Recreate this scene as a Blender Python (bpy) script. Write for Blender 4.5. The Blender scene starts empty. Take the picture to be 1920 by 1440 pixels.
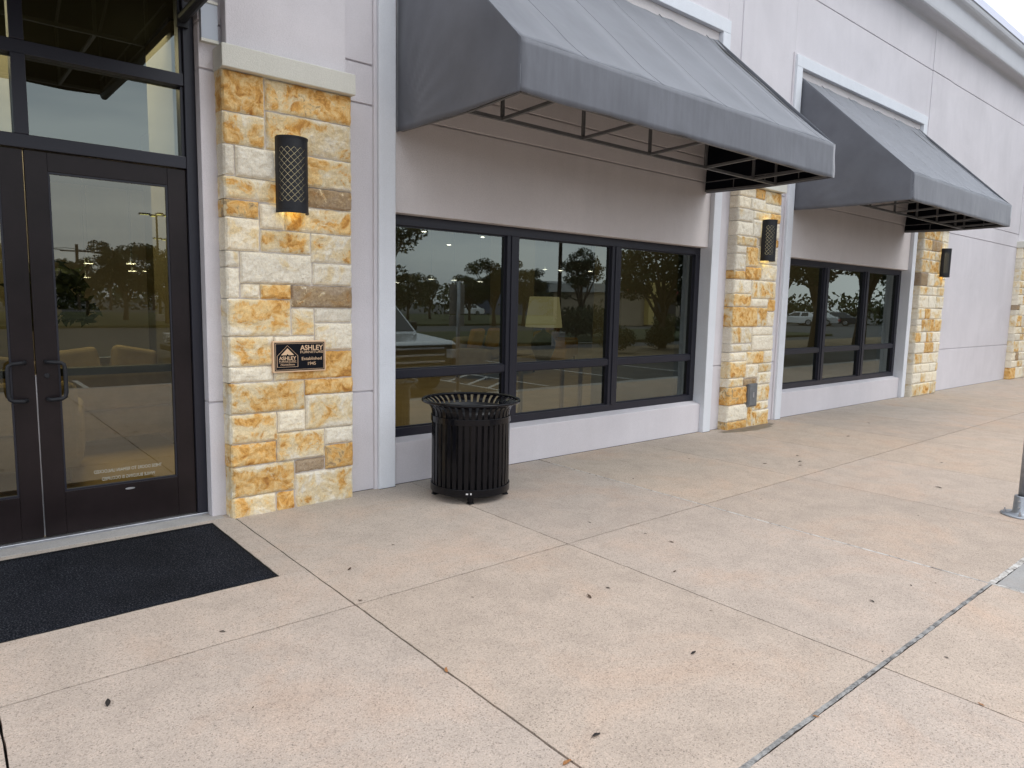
import bpy, bmesh, math, random
from mathutils import Vector, Matrix, noise
random.seed(7)
R = math.radians
S = bpy.context.scene
C = S.collection

# ------------------------------------------------------------------ camera
cam = bpy.data.cameras.new('camera'); co = bpy.data.objects.new('camera', cam); C.objects.link(co)
yaw, pit, rol = 0.7014973, -0.1162692, 0.0207309
f = Vector((math.sin(yaw)*math.cos(pit), math.cos(yaw)*math.cos(pit), math.sin(pit)))
r = f.cross(Vector((0, 0, 1))).normalized(); u = r.cross(f)
r2 = math.cos(rol)*r + math.sin(rol)*u; u2 = -math.sin(rol)*r + math.cos(rol)*u
m = Matrix((r2, u2, -f)).transposed().to_4x4(); m.translation = (0, 0, 1.6)
co.matrix_world = m
cam.sensor_width = 36; cam.lens = 36*1307.19/1920; cam.clip_start = 0.05; cam.clip_end = 2000
S.camera = co

# ------------------------------------------------------------------ world, sun, exposure
S.view_settings.view_transform = 'Standard'; S.view_settings.look = 'None'
S.view_settings.exposure = 0.0; S.view_settings.gamma = 1.0
SUN_EL, SUN_AZ = 58, 150      # azimuth clockwise from +Y
W = bpy.data.worlds.new('World'); S.world = W; W.use_nodes = True
nt = W.node_tree; N = nt.nodes; Lk = nt.links; N.clear()
out = N.new('ShaderNodeOutputWorld'); bg = N.new('ShaderNodeBackground')
sky = N.new('ShaderNodeTexSky'); sky.sky_type = 'NISHITA'; sky.sun_disc = False
sky.sun_elevation = R(SUN_EL); sky.sun_rotation = R(SUN_AZ)
tc = N.new('ShaderNodeTexCoord'); mp = N.new('ShaderNodeMapping'); mp.inputs['Scale'].default_value = (1, 1, 5.5)
cn = N.new('ShaderNodeTexNoise'); cn.inputs['Scale'].default_value = 1.6; cn.inputs['Detail'].default_value = 6; cn.inputs['Roughness'].default_value = 0.5
cr = N.new('ShaderNodeValToRGB'); e = cr.color_ramp.elements
e[0].position = 0.36; e[0].color = (6.6, 7.3, 8.6, 1); e[1].position = 0.62; e[1].color = (12.2, 12.6, 13.0, 1)
mx = N.new('ShaderNodeMix'); mx.data_type = 'RGBA'; mx.inputs[0].default_value = 0.90
Lk.new(tc.outputs['Generated'], mp.inputs[0]); Lk.new(mp.outputs[0], cn.inputs['Vector']); Lk.new(cn.outputs[0], cr.inputs[0])
sz = N.new('ShaderNodeSeparateXYZ'); Lk.new(tc.outputs['Generated'], sz.inputs[0])
zr = N.new('ShaderNodeMapRange'); zr.inputs[1].default_value = 0.05; zr.inputs[2].default_value = 0.85; zr.inputs[3].default_value = 1.22; zr.inputs[4].default_value = 1.95
Lk.new(sz.outputs[2], zr.inputs[0]); vm = N.new('ShaderNodeVectorMath'); vm.operation = 'SCALE'
Lk.new(cr.outputs[0], vm.inputs[0]); Lk.new(zr.outputs[0], vm.inputs['Scale'])
Lk.new(sky.outputs[0], mx.inputs[6]); Lk.new(vm.outputs[0], mx.inputs[7]); Lk.new(mx.outputs[2], bg.inputs[0])
bg.inputs[1].default_value = 0.10; Lk.new(bg.outputs[0], out.inputs[0])
sl = bpy.data.lights.new('sun', 'SUN'); sl.energy = 0.9; sl.angle = R(25); sl.color = (1, 0.96, 0.9)
so = bpy.data.objects.new('sun', sl); C.objects.link(so)
d = Vector((math.sin(R(SUN_AZ))*math.cos(R(SUN_EL)), math.cos(R(SUN_AZ))*math.cos(R(SUN_EL)), math.sin(R(SUN_EL))))
so.rotation_euler = d.to_track_quat('Z', 'Y').to_euler()
S.cycles.use_denoising = True; S.cycles.max_bounces = 8; S.cycles.transparent_max_bounces = 12
S.cycles.sample_clamp_indirect = 6; S.cycles.caustics_reflective = False

# ------------------------------------------------------------------ materials
def mat(name, col, rough=0.8, metal=0.0, spec=0.5, coat=0.0):
    m = bpy.data.materials.new(name); m.use_nodes = True
    b = m.node_tree.nodes['Principled BSDF']
    b.inputs['Base Color'].default_value = (*col, 1); b.inputs['Roughness'].default_value = rough
    b.inputs['Metallic'].default_value = metal; b.inputs['Specular IOR Level'].default_value = spec
    b.inputs['Coat Weight'].default_value = coat
    return m
def nodes(m): return m.node_tree.nodes, m.node_tree.links, m.node_tree.nodes['Principled BSDF']
def noise_n(m, scale, detail=4, rough=0.5, dist=0.0, vec=None, sc3=None):
    N, L, b = nodes(m)
    n = N.new('ShaderNodeTexNoise'); n.inputs['Scale'].default_value = scale; n.inputs['Detail'].default_value = detail
    n.inputs['Roughness'].default_value = rough; n.inputs['Distortion'].default_value = dist
    if vec is None:
        t = N.new('ShaderNodeTexCoord'); vec = t.outputs['Object']
    if sc3:
        mp = N.new('ShaderNodeMapping'); mp.inputs['Scale'].default_value = sc3; L.new(vec, mp.inputs[0]); vec = mp.outputs[0]
    L.new(vec, n.inputs['Vector']); return n.outputs[0]
def ramp(m, fac, stops):
    N, L, b = nodes(m); r = N.new('ShaderNodeValToRGB'); e = r.color_ramp.elements
    while len(e) < len(stops): e.new(0.5)
    for i, (p, c) in enumerate(stops):
        e[i].position = p; e[i].color = (*c, 1) if not isinstance(c, (int, float)) else (c, c, c, 1)
    L.new(fac, r.inputs[0]); return r.outputs[0]
def mixc(m, fac, a, b_, mode='MIX'):
    N, L, b = nodes(m); x = N.new('ShaderNodeMix'); x.data_type = 'RGBA'; x.blend_type = mode
    for i, v in ((0, fac), (6, a), (7, b_)):
        if isinstance(v, (int, float)): x.inputs[i].default_value = v
        elif isinstance(v, tuple): x.inputs[i].default_value = (*v, 1)
        else: L.new(v, x.inputs[i])
    return x.outputs[2]
def setc(m, c): N, L, b = nodes(m); L.new(c, b.inputs['Base Color'])
def bump(m, h, strength=0.3, dist=0.01):
    N, L, b = nodes(m); n = N.new('ShaderNodeBump'); n.inputs['Strength'].default_value = strength; n.inputs['Distance'].default_value = dist
    L.new(h, n.inputs['Height']); L.new(n.outputs[0], b.inputs['Normal'])
def mth(m, op, a, b_=None, clamp=False):
    N, L, b = nodes(m); x = N.new('ShaderNodeMath'); x.operation = op; x.use_clamp = clamp
    for i, v in ((0, a), (1, b_)):
        if v is None: continue
        if isinstance(v, (int, float)): x.inputs[i].default_value = v
        else: L.new(v, x.inputs[i])
    return x.outputs[0]
def mottled(name, c1, c2, scale=2, rough=0.85, bscale=220, bstr=0.25, bdist=0.004, spec=0.3, **k):
    m = mat(name, c1, rough, spec=spec, **k)
    setc(m, ramp(m, noise_n(m, scale, 6, 0.6), [(0.3, c1), (0.7, c2)]))
    if bstr: bump(m, noise_n(m, bscale, 3, 0.6), bstr, bdist)
    return m

def stucco(name, c, var=0.05):
    m = mat(name, c, 0.92, spec=0.2)
    c2 = tuple(v*(1-var*1.6) for v in c); c3 = tuple(min(1, v*(1+var)) for v in c)
    base = ramp(m, noise_n(m, 0.9, 7, 0.62, 0.4), [(0.3, c2), (0.68, c3)])
    streak = ramp(m, noise_n(m, 3.0, 5, 0.6, 0.2, sc3=(2.2, 2.2, 0.16)), [(0.35, 0.975), (0.62, 1.0)])
    fine = ramp(m, noise_n(m, 260, 2, 0.7), [(0.3, 0.88), (0.7, 1.05)])
    setc(m, mixc(m, 1.0, mixc(m, 1.0, base, streak, 'MULTIPLY'), fine, 'MULTIPLY'))
    bump(m, noise_n(m, 120, 4, 0.7), 0.75, 0.005)
    return m
M_wall = stucco('stucco_lavender', (0.72, 0.69, 0.715))
M_trim = stucco('stucco_trim', (0.80, 0.825, 0.865), 0.03)
M_panel = stucco('stucco_panel', (0.74, 0.69, 0.675))  # wall stucco tinted warmer: light bounced off the pavement put into the colour
M_corn = stucco('cornice', (0.62, 0.63, 0.66), 0.03)
M_cap = stucco('cast_stone', (0.70, 0.69, 0.62), 0.03)
M_cop = mat('coping_metal', (0.72, 0.74, 0.86), 0.4, 0.1)
M_frame = mat('dark_anodised', (0.020, 0.020, 0.029), 0.36, 0.0, 0.35)
M_door = mottled('bronze_door', (0.012, 0.0085, 0.009), (0.021, 0.015, 0.016), 3, 0.30, 90, 0.04, 0.002, spec=0.22)
M_alu = mottled('worn_aluminium', (0.42, 0.43, 0.46), (0.60, 0.61, 0.64), 9, 0.35, 120, 0.1, metal=0.8)
M_galv = mottled('galvanised_steel', (0.28, 0.30, 0.33), (0.42, 0.44, 0.47), 14, 0.45, 60, 0.05, metal=0.7)
M_blk = mat('black_powdercoat', (0.004, 0.004, 0.006), 0.16, 0.0, 0.26)
bump(M_blk, noise_n(M_blk, 400, 2), 0.05, 0.001)
M_lamp = mottled('lamp_black', (0.014, 0.015, 0.018), (0.022, 0.023, 0.027), 20, 0.5, 150, 0.15)
M_steel = mottled('awning_steel', (0.13, 0.13, 0.135), (0.19, 0.185, 0.18), 10, 0.5, 80, 0.05, metal=0.3)
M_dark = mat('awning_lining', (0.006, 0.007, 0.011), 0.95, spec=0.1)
M_white = mat('white_enamel', (0.7, 0.7, 0.7), 0.4)
M_brass = mat('bronze_letters', (0.80, 0.56, 0.36), 0.4, 0.3)
M_plq = mat('plaque_black', (0.004, 0.005, 0.009), 0.6, spec=0.15)
M_let = mat('etched_letters', (0.42, 0.42, 0.36), 0.7)

def fabric(name, c):
    m = mat(name, c, 0.88, spec=0.25)
    base = ramp(m, noise_n(m, 1.6, 6, 0.6, 0.5), [(0.3, tuple(v*0.90 for v in c)), (0.7, tuple(v*1.08 for v in c))])
    st = ramp(m, noise_n(m, 5.0, 4, 0.6, sc3=(3.2, 0.5, 0.5)), [(0.38, 0.90), (0.6, 1.04)])
    fine = ramp(m, noise_n(m, 500, 1, 0.5), [(0.3, 0.93), (0.7, 1.05)])
    setc(m, mixc(m, 1.0, mixc(m, 1.0, base, st, 'MULTIPLY'), fine, 'MULTIPLY'))
    bump(m, noise_n(m, 1.7, 4, 0.5, 0.5), 0.22, 0.03)
    return m
M_fab = fabric('awning_canvas', (0.122, 0.128, 0.148))
_b = M_fab.node_tree.nodes['Principled BSDF']; _b.inputs['Sheen Weight'].default_value = 0.75; _b.inputs['Sheen Roughness'].default_value = 0.35; _b.inputs['Sheen Tint'].default_value = (0.92, 0.95, 1, 1)
_b.inputs['Roughness'].default_value = 0.6; _b.inputs['Specular IOR Level'].default_value = 0.5
M_fabd = fabric('door_canopy_canvas', (0.018, 0.017, 0.017))

def glass(name, tint, ior, gl=(0.86, 0.97, 0.93)):
    m = bpy.data.materials.new(name); m.use_nodes = True; nt = m.node_tree; nt.nodes.clear()
    o = nt.nodes.new('ShaderNodeOutputMaterial'); mix = nt.nodes.new('ShaderNodeMixShader')
    t = nt.nodes.new('ShaderNodeBsdfTransparent'); t.inputs[0].default_value = (*tint, 1)
    g = nt.nodes.new('ShaderNodeBsdfGlossy'); g.inputs['Roughness'].default_value = 0.0; g.inputs[0].default_value = (*gl, 1)
    fr = nt.nodes.new('ShaderNodeFresnel'); fr.inputs[0].default_value = ior
    bp = nt.nodes.new('ShaderNodeBump'); bp.inputs['Strength'].default_value = 0.05; bp.inputs['Distance'].default_value = 0.004
    nn = nt.nodes.new('ShaderNodeTexNoise'); nn.inputs['Scale'].default_value = 1.6; nn.inputs['Detail'].default_value = 1
    tcn = nt.nodes.new('ShaderNodeTexCoord'); nt.links.new(tcn.outputs['Object'], nn.inputs['Vector'])
    nt.links.new(nn.outputs[0], bp.inputs['Height']); nt.links.new(bp.outputs[0], g.inputs['Normal'])
    nt.links.new(fr.outputs[0], mix.inputs[0]); nt.links.new(t.outputs[0], mix.inputs[1]); nt.links.new(g.outputs[0], mix.inputs[2])
    nt.links.new(mix.outputs[0], o.inputs[0]); return m
M_glass = glass('tinted_glass', (0.42, 0.44, 0.35), 2.25)
M_dglass = glass('door_glass', (0.50, 0.48, 0.28), 2.15, (0.95, 0.97, 0.86))
def emit(name, c, s):
    m = bpy.data.materials.new(name); m.use_nodes = True; nt = m.node_tree; nt.nodes.clear()
    o = nt.nodes.new('ShaderNodeOutputMaterial'); e_ = nt.nodes.new('ShaderNodeEmission'); e_.inputs[0].default_value = (*c, 1); e_.inputs[1].default_value = s
    nt.links.new(e_.outputs[0], o.inputs[0]); return m

# concrete with exposed aggregate
def concrete(name, warm, grey, speck=1.0, tone=False):
    m = mat(name, warm, 0.9, spec=0.25)
    N, L, b = nodes(m)
    t = N.new('ShaderNodeTexCoord').outputs['Object']
    sx = N.new('ShaderNodeSeparateXYZ'); L.new(t, sx.inputs[0])
    big = noise_n(m, 0.55, 5, 0.6, 0.6)
    # the strip along the building line is cleaner grey, traffic side is warmer
    g = mth(m, 'MULTIPLY', mth(m, 'SUBTRACT', sx.outputs[1], 3.3), 0.42)
    fac = mth(m, 'ADD', g, mth(m, 'MULTIPLY', mth(m, 'SUBTRACT', big, 0.52), 1.3), True)
    base = mixc(m, fac, warm, grey)
    stain = ramp(m, noise_n(m, 1.3, 8, 0.68, 0.5), [(0.28, (0.91, 0.915, 0.915)), (0.5, (1, 1, 1)), (0.74, (1.08, 0.98, 0.91))])
    base = mixc(m, 1.0, base, stain, 'MULTIPLY')
    blot = ramp(m, noise_n(m, 4.5, 5, 0.6, 0.3), [(0.35, 0.93), (0.6, 1.03)])
    base = mixc(m, 1.0, base, blot, 'MULTIPLY')
    v = N.new('ShaderNodeTexVoronoi'); v.inputs['Scale'].default_value = 210; L.new(t, v.inputs['Vector'])
    sep = N.new('ShaderNodeSeparateColor'); L.new(v.outputs['Color'], sep.inputs[0])
    sp = ramp(m, sep.outputs[0], [(0.0, (0.30, 0.29, 0.28)), (0.12, (0.78, 0.77, 0.75)), (0.5, (1, 1, 1)), (0.86, (1.06, 1.03, 1.0)), (1.0, (1.30, 1.28, 1.24))])
    vg = N.new('ShaderNodeTexVoronoi'); vg.inputs['Scale'].default_value = 1.9; L.new(t, vg.inputs['Vector'])
    base = mixc(m, 1.0, base, ramp(m, mth(m, 'ADD', vg.outputs['Distance'], mth(m, 'MULTIPLY', noise_n(m, 40, 2), 0.02)), [(0.022, 0.55), (0.034, 1.0)]), 'MULTIPLY')
    sp2 = ramp(m, noise_n(m, 260, 3, 0.7), [(0.32, 0.76), (0.5, 1.0), (0.70, 1.16)])
    base = mixc(m, 0.68*speck, base, mixc(m, 1.0, base, sp, 'MULTIPLY'))
    base = mixc(m, 0.8*speck, base, mixc(m, 1.0, base, sp2, 'MULTIPLY'))
    if tone:
        at = N.new('ShaderNodeAttribute'); at.attribute_name = 'tone'; base = mixc(m, 1.0, base, at.outputs['Color'], 'MULTIPLY')
    setc(m, base)
    bump(m, noise_n(m, 210, 4, 0.7), 0.45, 0.004)
    return m
M_conc = concrete('aggregate_concrete', (0.495, 0.410, 0.346), (0.450, 0.410, 0.366), tone=True)
M_grey = concrete('plain_concrete', (0.36, 0.35, 0.34), (0.42, 0.41, 0.40), 0.5)
M_joint = mottled('joint_dirt', (0.008, 0.008, 0.008), (0.03, 0.028, 0.026), 30, 1.0, 100, 0.2)
M_seal = mat('joint_sealant', (0.62, 0.61, 0.58), 0.85)
setc(M_seal, ramp(M_seal, noise_n(M_seal, 16, 8, 0.75, 0.8), [(0.38, (0.06, 0.06, 0.06)), (0.46, (0.19, 0.185, 0.18)), (0.58, (0.36, 0.35, 0.335))]))
bump(M_seal, noise_n(M_seal, 70, 4, 0.7), 0.9, 0.01)
M_seal2 = mat('joint_sealant_clean', (0.62, 0.61, 0.58), 0.85)
setc(M_seal2, ramp(M_seal2, noise_n(M_seal2, 18, 8, 0.75, 0.8), [(0.36, (0.12, 0.11, 0.10)), (0.46, (0.38, 0.35, 0.32)), (0.58, (0.60, 0.58, 0.55))]))
M_asph = mottled('asphalt', (0.045, 0.046, 0.048), (0.075, 0.075, 0.076), 0.8, 0.9, 120, 0.5, 0.01)
M_matt = mat('entrance_carpet', (0.010, 0.012, 0.018), 1.0, spec=0.1)
setc(M_matt, mixc(M_matt, 1.0, ramp(M_matt, noise_n(M_matt, 120, 4, 0.85), [(0.36, (0.006, 0.007, 0.011)), (0.54, (0.021, 0.023, 0.031)), (0.68, (0.17, 0.18, 0.21))]),
     ramp(M_matt, noise_n(M_matt, 1.6, 6, 0.6, 0.3), [(0.3, 0.75), (0.7, 1.3)]), 'MULTIPLY'))
bump(M_matt, noise_n(M_matt, 160, 4, 0.8), 1.0, 0.02)

# quarried limestone: per-stone colour attribute (r gold, g brown, b random)
def stone_mat():
    m = mat('limestone', (0.7, 0.6, 0.4), 0.88, spec=0.25); N, L, b = nodes(m)
    a = N.new('ShaderNodeAttribute'); a.attribute_name = 'tint'
    s = N.new('ShaderNodeSeparateColor'); L.new(a.outputs['Color'], s.inputs[0]); r_, g_, b_ = s.outputs[0], s.outputs[1], s.outputs[2]
    t = N.new('ShaderNodeTexCoord').outputs['Object']
    off = N.new('ShaderNodeVectorMath'); off.operation = 'MULTIPLY_ADD'
    cb = N.new('ShaderNodeCombineXYZ'); L.new(b_, cb.inputs[0]); L.new(b_, cb.inputs[1]); L.new(b_, cb.inputs[2])
    L.new(cb.outputs[0], off.inputs[0]); off.inputs[1].default_value = (37, 53, 71); L.new(t, off.inputs[2]); v = off.outputs[0]
    n1 = noise_n(m, 4.5, 9, 0.66, 0.7, v); n2 = noise_n(m, 11, 8, 0.7, 0.8, v); n3 = noise_n(m, 55, 5, 0.75, 0.2, v)
    base = ramp(m, n3, [(0.32, (0.74, 0.655, 0.50)), (0.5, (0.88, 0.81, 0.655)), (0.7, (0.93, 0.895, 0.79))])
    f1 = mth(m, 'ADD', n1, mth(m, 'MULTIPLY', mth(m, 'SUBTRACT', r_, 0.575), 0.62))
    f1 = mth(m, 'SUBTRACT', f1, mth(m, 'MULTIPLY', a.outputs['Alpha'], 0.16))
    f1 = mth(m, 'ADD', f1, mth(m, 'MULTIPLY', mth(m, 'SUBTRACT', n3, 0.5), 0.22))
    gold = ramp(m, n2, [(0.36, (0.44, 0.20, 0.045)), (0.46, (0.70, 0.38, 0.10)), (0.58, (0.84, 0.60, 0.28))])
    pale = ramp(m, n3, [(0.35, (0.68, 0.51, 0.25)), (0.65, (0.86, 0.71, 0.43))])
    c = mixc(m, ramp(m, f1, [(0.40, 0.0), (0.47, 0.8)]), base, pale)
    c = mixc(m, ramp(m, f1, [(0.515, 0.0), (0.565, 0.97)]), c, gold)
    f2 = mth(m, 'ADD', n2, mth(m, 'MULTIPLY', mth(m, 'SUBTRACT', g_, 0.5), 0.40))
    br = ramp(m, n3, [(0.35, (0.20, 0.115, 0.055)), (0.65, (0.36, 0.25, 0.145))])
    c = mixc(m, ramp(m, f2, [(0.58, 0.0), (0.66, 0.8)]), c, br)
    c = mixc(m, 1.0, c, ramp(m, b_, [(0.0, (0.86, 0.86, 0.87)), (0.5, (1, 1, 1)), (1.0, (1.03, 1.0, 0.95))]), 'MULTIPLY')
    c = mixc(m, 1.0, c, ramp(m, noise_n(m, 130, 4, 0.8, 0, v), [(0.30, 0.78), (0.5, 1.0), (0.7, 1.1)]), 'MULTIPLY')
    setc(m, c)
    bump(m, mth(m, 'ADD', n2, mth(m, 'MULTIPLY', n3, 0.35)), 0.75, 0.016)
    return m
M_stone = stone_mat()
M_mort = mottled('mortar', (0.50, 0.45, 0.41), (0.60, 0.55, 0.50), 30, 0.95, 200, 0.5, 0.004)

# ------------------------------------------------------------------ mesh helpers
class MB:
    def __init__(s): s.v = []; s.f = []; s.m = []; s.c = {}
    def add(s, vs, fs, mi=0):
        o = len(s.v); s.v += [tuple(p) for p in vs]
        for f_ in fs: s.f.append([i+o for i in f_]); s.m.append(mi)
        return o
    def box(s, x0, x1, y0, y1, z0, z1, mi=0):
        s.add([(x0, y0, z0), (x1, y0, z0), (x1, y1, z0), (x0, y1, z0), (x0, y0, z1), (x1, y0, z1), (x1, y1, z1), (x0, y1, z1)],
              [(0, 3, 2, 1), (4, 5, 6, 7), (0, 1, 5, 4), (1, 2, 6, 5), (2, 3, 7, 6), (3, 0, 4, 7)], mi)
    def tube(s, pts, r, n=10, mi=0, closed=False, rs=None):
        pts = [Vector(p) for p in pts]; k = len(pts); rings = []; up = None
        for i, p in enumerate(pts):
            if closed: t = (pts[(i+1) % k] - pts[i-1])
            else: t = pts[min(i+1, k-1)] - pts[max(i-1, 0)]
            t.normalize()
            a = Vector((0, 0, 1)) if abs(t.z) < 0.9 else Vector((1, 0, 0))
            x = t.cross(a).normalized() if up is None else (up - t*up.dot(t)).normalized()
            up = x; y = t.cross(x); rr = rs[i] if rs else r
            rings.append([p + (x*math.cos(2*math.pi*j/n) + y*math.sin(2*math.pi*j/n))*rr for j in range(n)])
        fs = []
        for i in range(k if closed else k-1):
            a, b = i*n, ((i+1) % k)*n
            for j in range(n): fs.append((a+j, a+(j+1) % n, b+(j+1) % n, b+j))
        if not closed: fs.append(tuple(range(n-1, -1, -1))); fs.append(tuple((k-1)*n+j for j in range(n)))
        s.add([q for rg in rings for q in rg], fs, mi)
    def bar(s, a, b, w, h=None, mi=0):
        h = h or w; a = Vector(a); b = Vector(b); t = (b-a).normalized()
        k = Vector((0, 0, 1)) if abs(t.z) < 0.95 else Vector((0, 1, 0))
        x = t.cross(k).normalized()*w/2; y = x.normalized().cross(t)*h/2
        s.add([a-x-y, a+x-y, a+x+y, a-x+y, b-x-y, b+x-y, b+x+y, b-x+y],
              [(0, 3, 2, 1), (4, 5, 6, 7), (0, 1, 5, 4), (1, 2, 6, 5), (2, 3, 7, 6), (3, 0, 4, 7)], mi)
    def lathe(s, prof, cx, cy, n=48, mi=0, cap=False):
        vs = [(cx+r_*math.cos(2*math.pi*j/n), cy+r_*math.sin(2*math.pi*j/n), z) for r_, z in prof for j in range(n)]
        fs = [(i*n+j, i*n+(j+1) % n, (i+1)*n+(j+1) % n, (i+1)*n+j) for i in range(len(prof)-1) for j in range(n)]
        if cap: fs.append(tuple(range(n-1, -1, -1))); fs.append(tuple((len(prof)-1)*n+j for j in range(n)))
        s.add(vs, fs, mi)
    def grid(s, fn, nu, nv, mi=0):
        vs = [fn(i/nu, j/nv) for j in range(nv+1) for i in range(nu+1)]
        fs = [(j*(nu+1)+i, j*(nu+1)+i+1, (j+1)*(nu+1)+i+1, (j+1)*(nu+1)+i) for j in range(nv) for i in range(nu)]
        return s.add(vs, fs, mi)
    def prism(s, poly, axis, a, b, mi=0):   # poly in the two other axes
        def P(p, t): return {'x': (t, p[0], p[1]), 'y': (p[0], t, p[1]), 'z': (p[0], p[1], t)}[axis]
        n = len(poly)
        s.add([P(p, a) for p in poly]+[P(p, b) for p in poly],
              [tuple(range(n)), tuple(range(2*n-1, n-1, -1))]+[(i, n+i, n+(i+1) % n, (i+1) % n) for i in range(n)], mi)
    def build(s, name, mats, parent=None, smooth=False, bevel=0, seg=2, solid=None, loc=None, weld=False):
        me = bpy.data.meshes.new(name)
        org = Vector(loc) if loc is not None else Vector((0, 0, 0))
        me.from_pydata([tuple(Vector(p)-org) for p in s.v], [], s.f)
        if not isinstance(mats, (list, tuple)): mats = [mats]
        for q in mats: me.materials.append(q)
        me.polygons.foreach_set('material_index', s.m)
        bm = bmesh.new(); bm.from_mesh(me)
        if weld: bmesh.ops.remove_doubles(bm, verts=bm.verts, dist=1e-5)
        bmesh.ops.recalc_face_normals(bm, faces=bm.faces)
        if name in ('pane', 'transom_pane'):
            for fc in bm.faces:
                if fc.normal.y > 0: fc.normal_flip()
        bm.to_mesh(me); bm.free()
        if smooth: me.polygons.foreach_set('use_smooth', [True]*len(me.polygons))
        o = bpy.data.objects.new(name, me); C.objects.link(o); o.location = org
        if bevel:
            b = o.modifiers.new('bevel', 'BEVEL'); b.width = bevel; b.segments = seg; b.limit_method = 'ANGLE'; b.angle_limit = R(40)
        if solid:
            q = o.modifiers.new('solid', 'SOLIDIFY'); q.thickness = solid; q.offset = 0
        if parent is not None:
            o.parent = parent; o.matrix_parent_inverse = Matrix.Translation(-parent_loc(parent))
        return o
def parent_loc(p):
    l = Vector((0, 0, 0))
    while p is not None:
        l += Vector(p.location) + p.matrix_parent_inverse.translation if p.parent else Vector(p.location)
        p = p.parent
    return l
def tag(o, label=None, cat=None, group=None, kind=None):
    if label: o['label'] = label
    if cat: o['category'] = cat
    if group: o['group'] = group
    if kind: o['kind'] = kind
    return o
def thing(name, label, cat, loc=(0, 0, 0), group=None):
    o = bpy.data.objects.new(name, None); C.objects.link(o); o.location = loc; o.empty_display_size = 0.1
    return tag(o, label, cat, group)
def struct(o): o['kind'] = 'structure'; return o
def copy_tree(o, parent=None):
    c = o.copy(); C.objects.link(c)
    if parent is not None: c.parent = parent
    for ch in list(o.children): copy_tree(ch, c)
    return c
def text_obj(name, s, x, z, y, size, matl, parent, bold=0.0, width=None, ext=0.0012, mirror=False, shear=0.0, rotz=0):
    cu = bpy.data.curves.new(name, 'FONT'); cu.body = s; cu.size = size; cu.align_x = 'CENTER'; cu.offset = bold; cu.extrude = ext; cu.shear = shear; cu.resolution_u = 4
    tmp = bpy.data.objects.new('tmp', cu); C.objects.link(tmp); bpy.context.view_layer.update()
    me = bpy.data.meshes.new_from_object(tmp.evaluated_get(bpy.context.evaluated_depsgraph_get()))
    bpy.data.objects.remove(tmp)
    w = max(v.co.x for v in me.vertices)-min(v.co.x for v in me.vertices)
    cx = (max(v.co.x for v in me.vertices)+min(v.co.x for v in me.vertices))/2
    k = (width/w if width else 1)
    for v in me.vertices:
        px, py, pz = (v.co.x-cx)*k, v.co.y, v.co.z
        if mirror: px = -px
        v.co = (x+px, y-pz, z+py)
    me.materials.clear(); me.materials.append(matl); me.name = name
    o = bpy.data.objects.new(name, me); C.objects.link(o); o.parent = parent
    o.matrix_parent_inverse = Matrix.Translation(-parent_loc(parent))
    return o

# ================================================================== GROUND
def wob(a, b, n, amp, seed):   # ragged line offsets
    return [(a+(b-a)*i/n, (noise.noise(Vector((i*0.63, seed, 0)))*0.75+noise.noise(Vector((i*2.9, seed, 5)))*0.5)*amp) for i in range(n+1)]
YW = 5.42
def slab(mb, x0, x1, y0, y1, z=0.0, amp=0.0030, g=(0.003,)*4, seed=0):
    # grid-aligned noise keeps the two sides of a joint roughly parallel
    pts = []
    def edge(ax, c, a, b, gap):
        n = max(2, int(abs(b-a)/0.045)); out = []
        for i in range(n):
            t = a+(b-a)*i/n
            q = Vector((t*9, c*7, 0)); o_ = noise.noise(q)*amp + noise.noise(q*4)*amp*0.7
            q2 = Vector((t*23, c*7, 9+gap*900)); o_ += noise.noise(q2)*amp*0.9
            out.append((t, c+gap+o_) if ax == 'h' else (c+gap+o_, t))
        return out
    pts += edge('h', y0, x0+g[0], x1-g[1], g[2]); pts += edge('v', x1, y0+g[2], y1-g[3], -g[1])
    pts += edge('h', y1, x1-g[1], x0+g[0], -g[3]); pts += edge('v', x0, y1-g[3], y0+g[2], g[0])
    n = len(pts); mb.c.setdefault('s', []).append((len(mb.v), 2*n, x0, y0))
    mb.add([(p[0], p[1], z) for p in pts]+[(p[0], p[1], z-0.1) for p in pts],
           [tuple(range(n))]+[(i, n+i, n+(i+1) % n, (i+1) % n) for i in range(n)])
side = MB()
h = 0.0035
XJ = [-12, -9, -6, -3, 0.131, 1.655, 3.222, 4.765, 6.32, 7.86, 9.42, 11.0, 12.55, 14.1, 15.65, 17.2, 18.8, 20.4, 23, 27, 32, 38, 45]
W_ = {4.765: 0.009, 1.655: 0.0052, 0.131: 0.0045, 3.222: 0.0036}
for i in range(len(XJ)-1):
    a, b = XJ[i], XJ[i+1]; ga, gb = W_.get(a, 0.0026), W_.get(b, 0.0026)
    # row next to the building (leave out the mat well)
    if b <= 1.66 and a >= -3.1:
        pass
    elif a != -3:
        slab(side, a, b, 3.2, YW, g=(ga, gb, 0.0050, 0))
    slab(side, a, b, 1.19, 3.2, g=(ga, gb, 0.011 if b < 4.8 else 0.013, 0.0050))
    if b < 4.8:
        slab(side, a, b, -0.9, 1.19, g=(ga, gb, 0.003, 0.011)); slab(side, a, b, -3.0, -0.9, g=(ga, gb, 0, 0.003))
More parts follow.
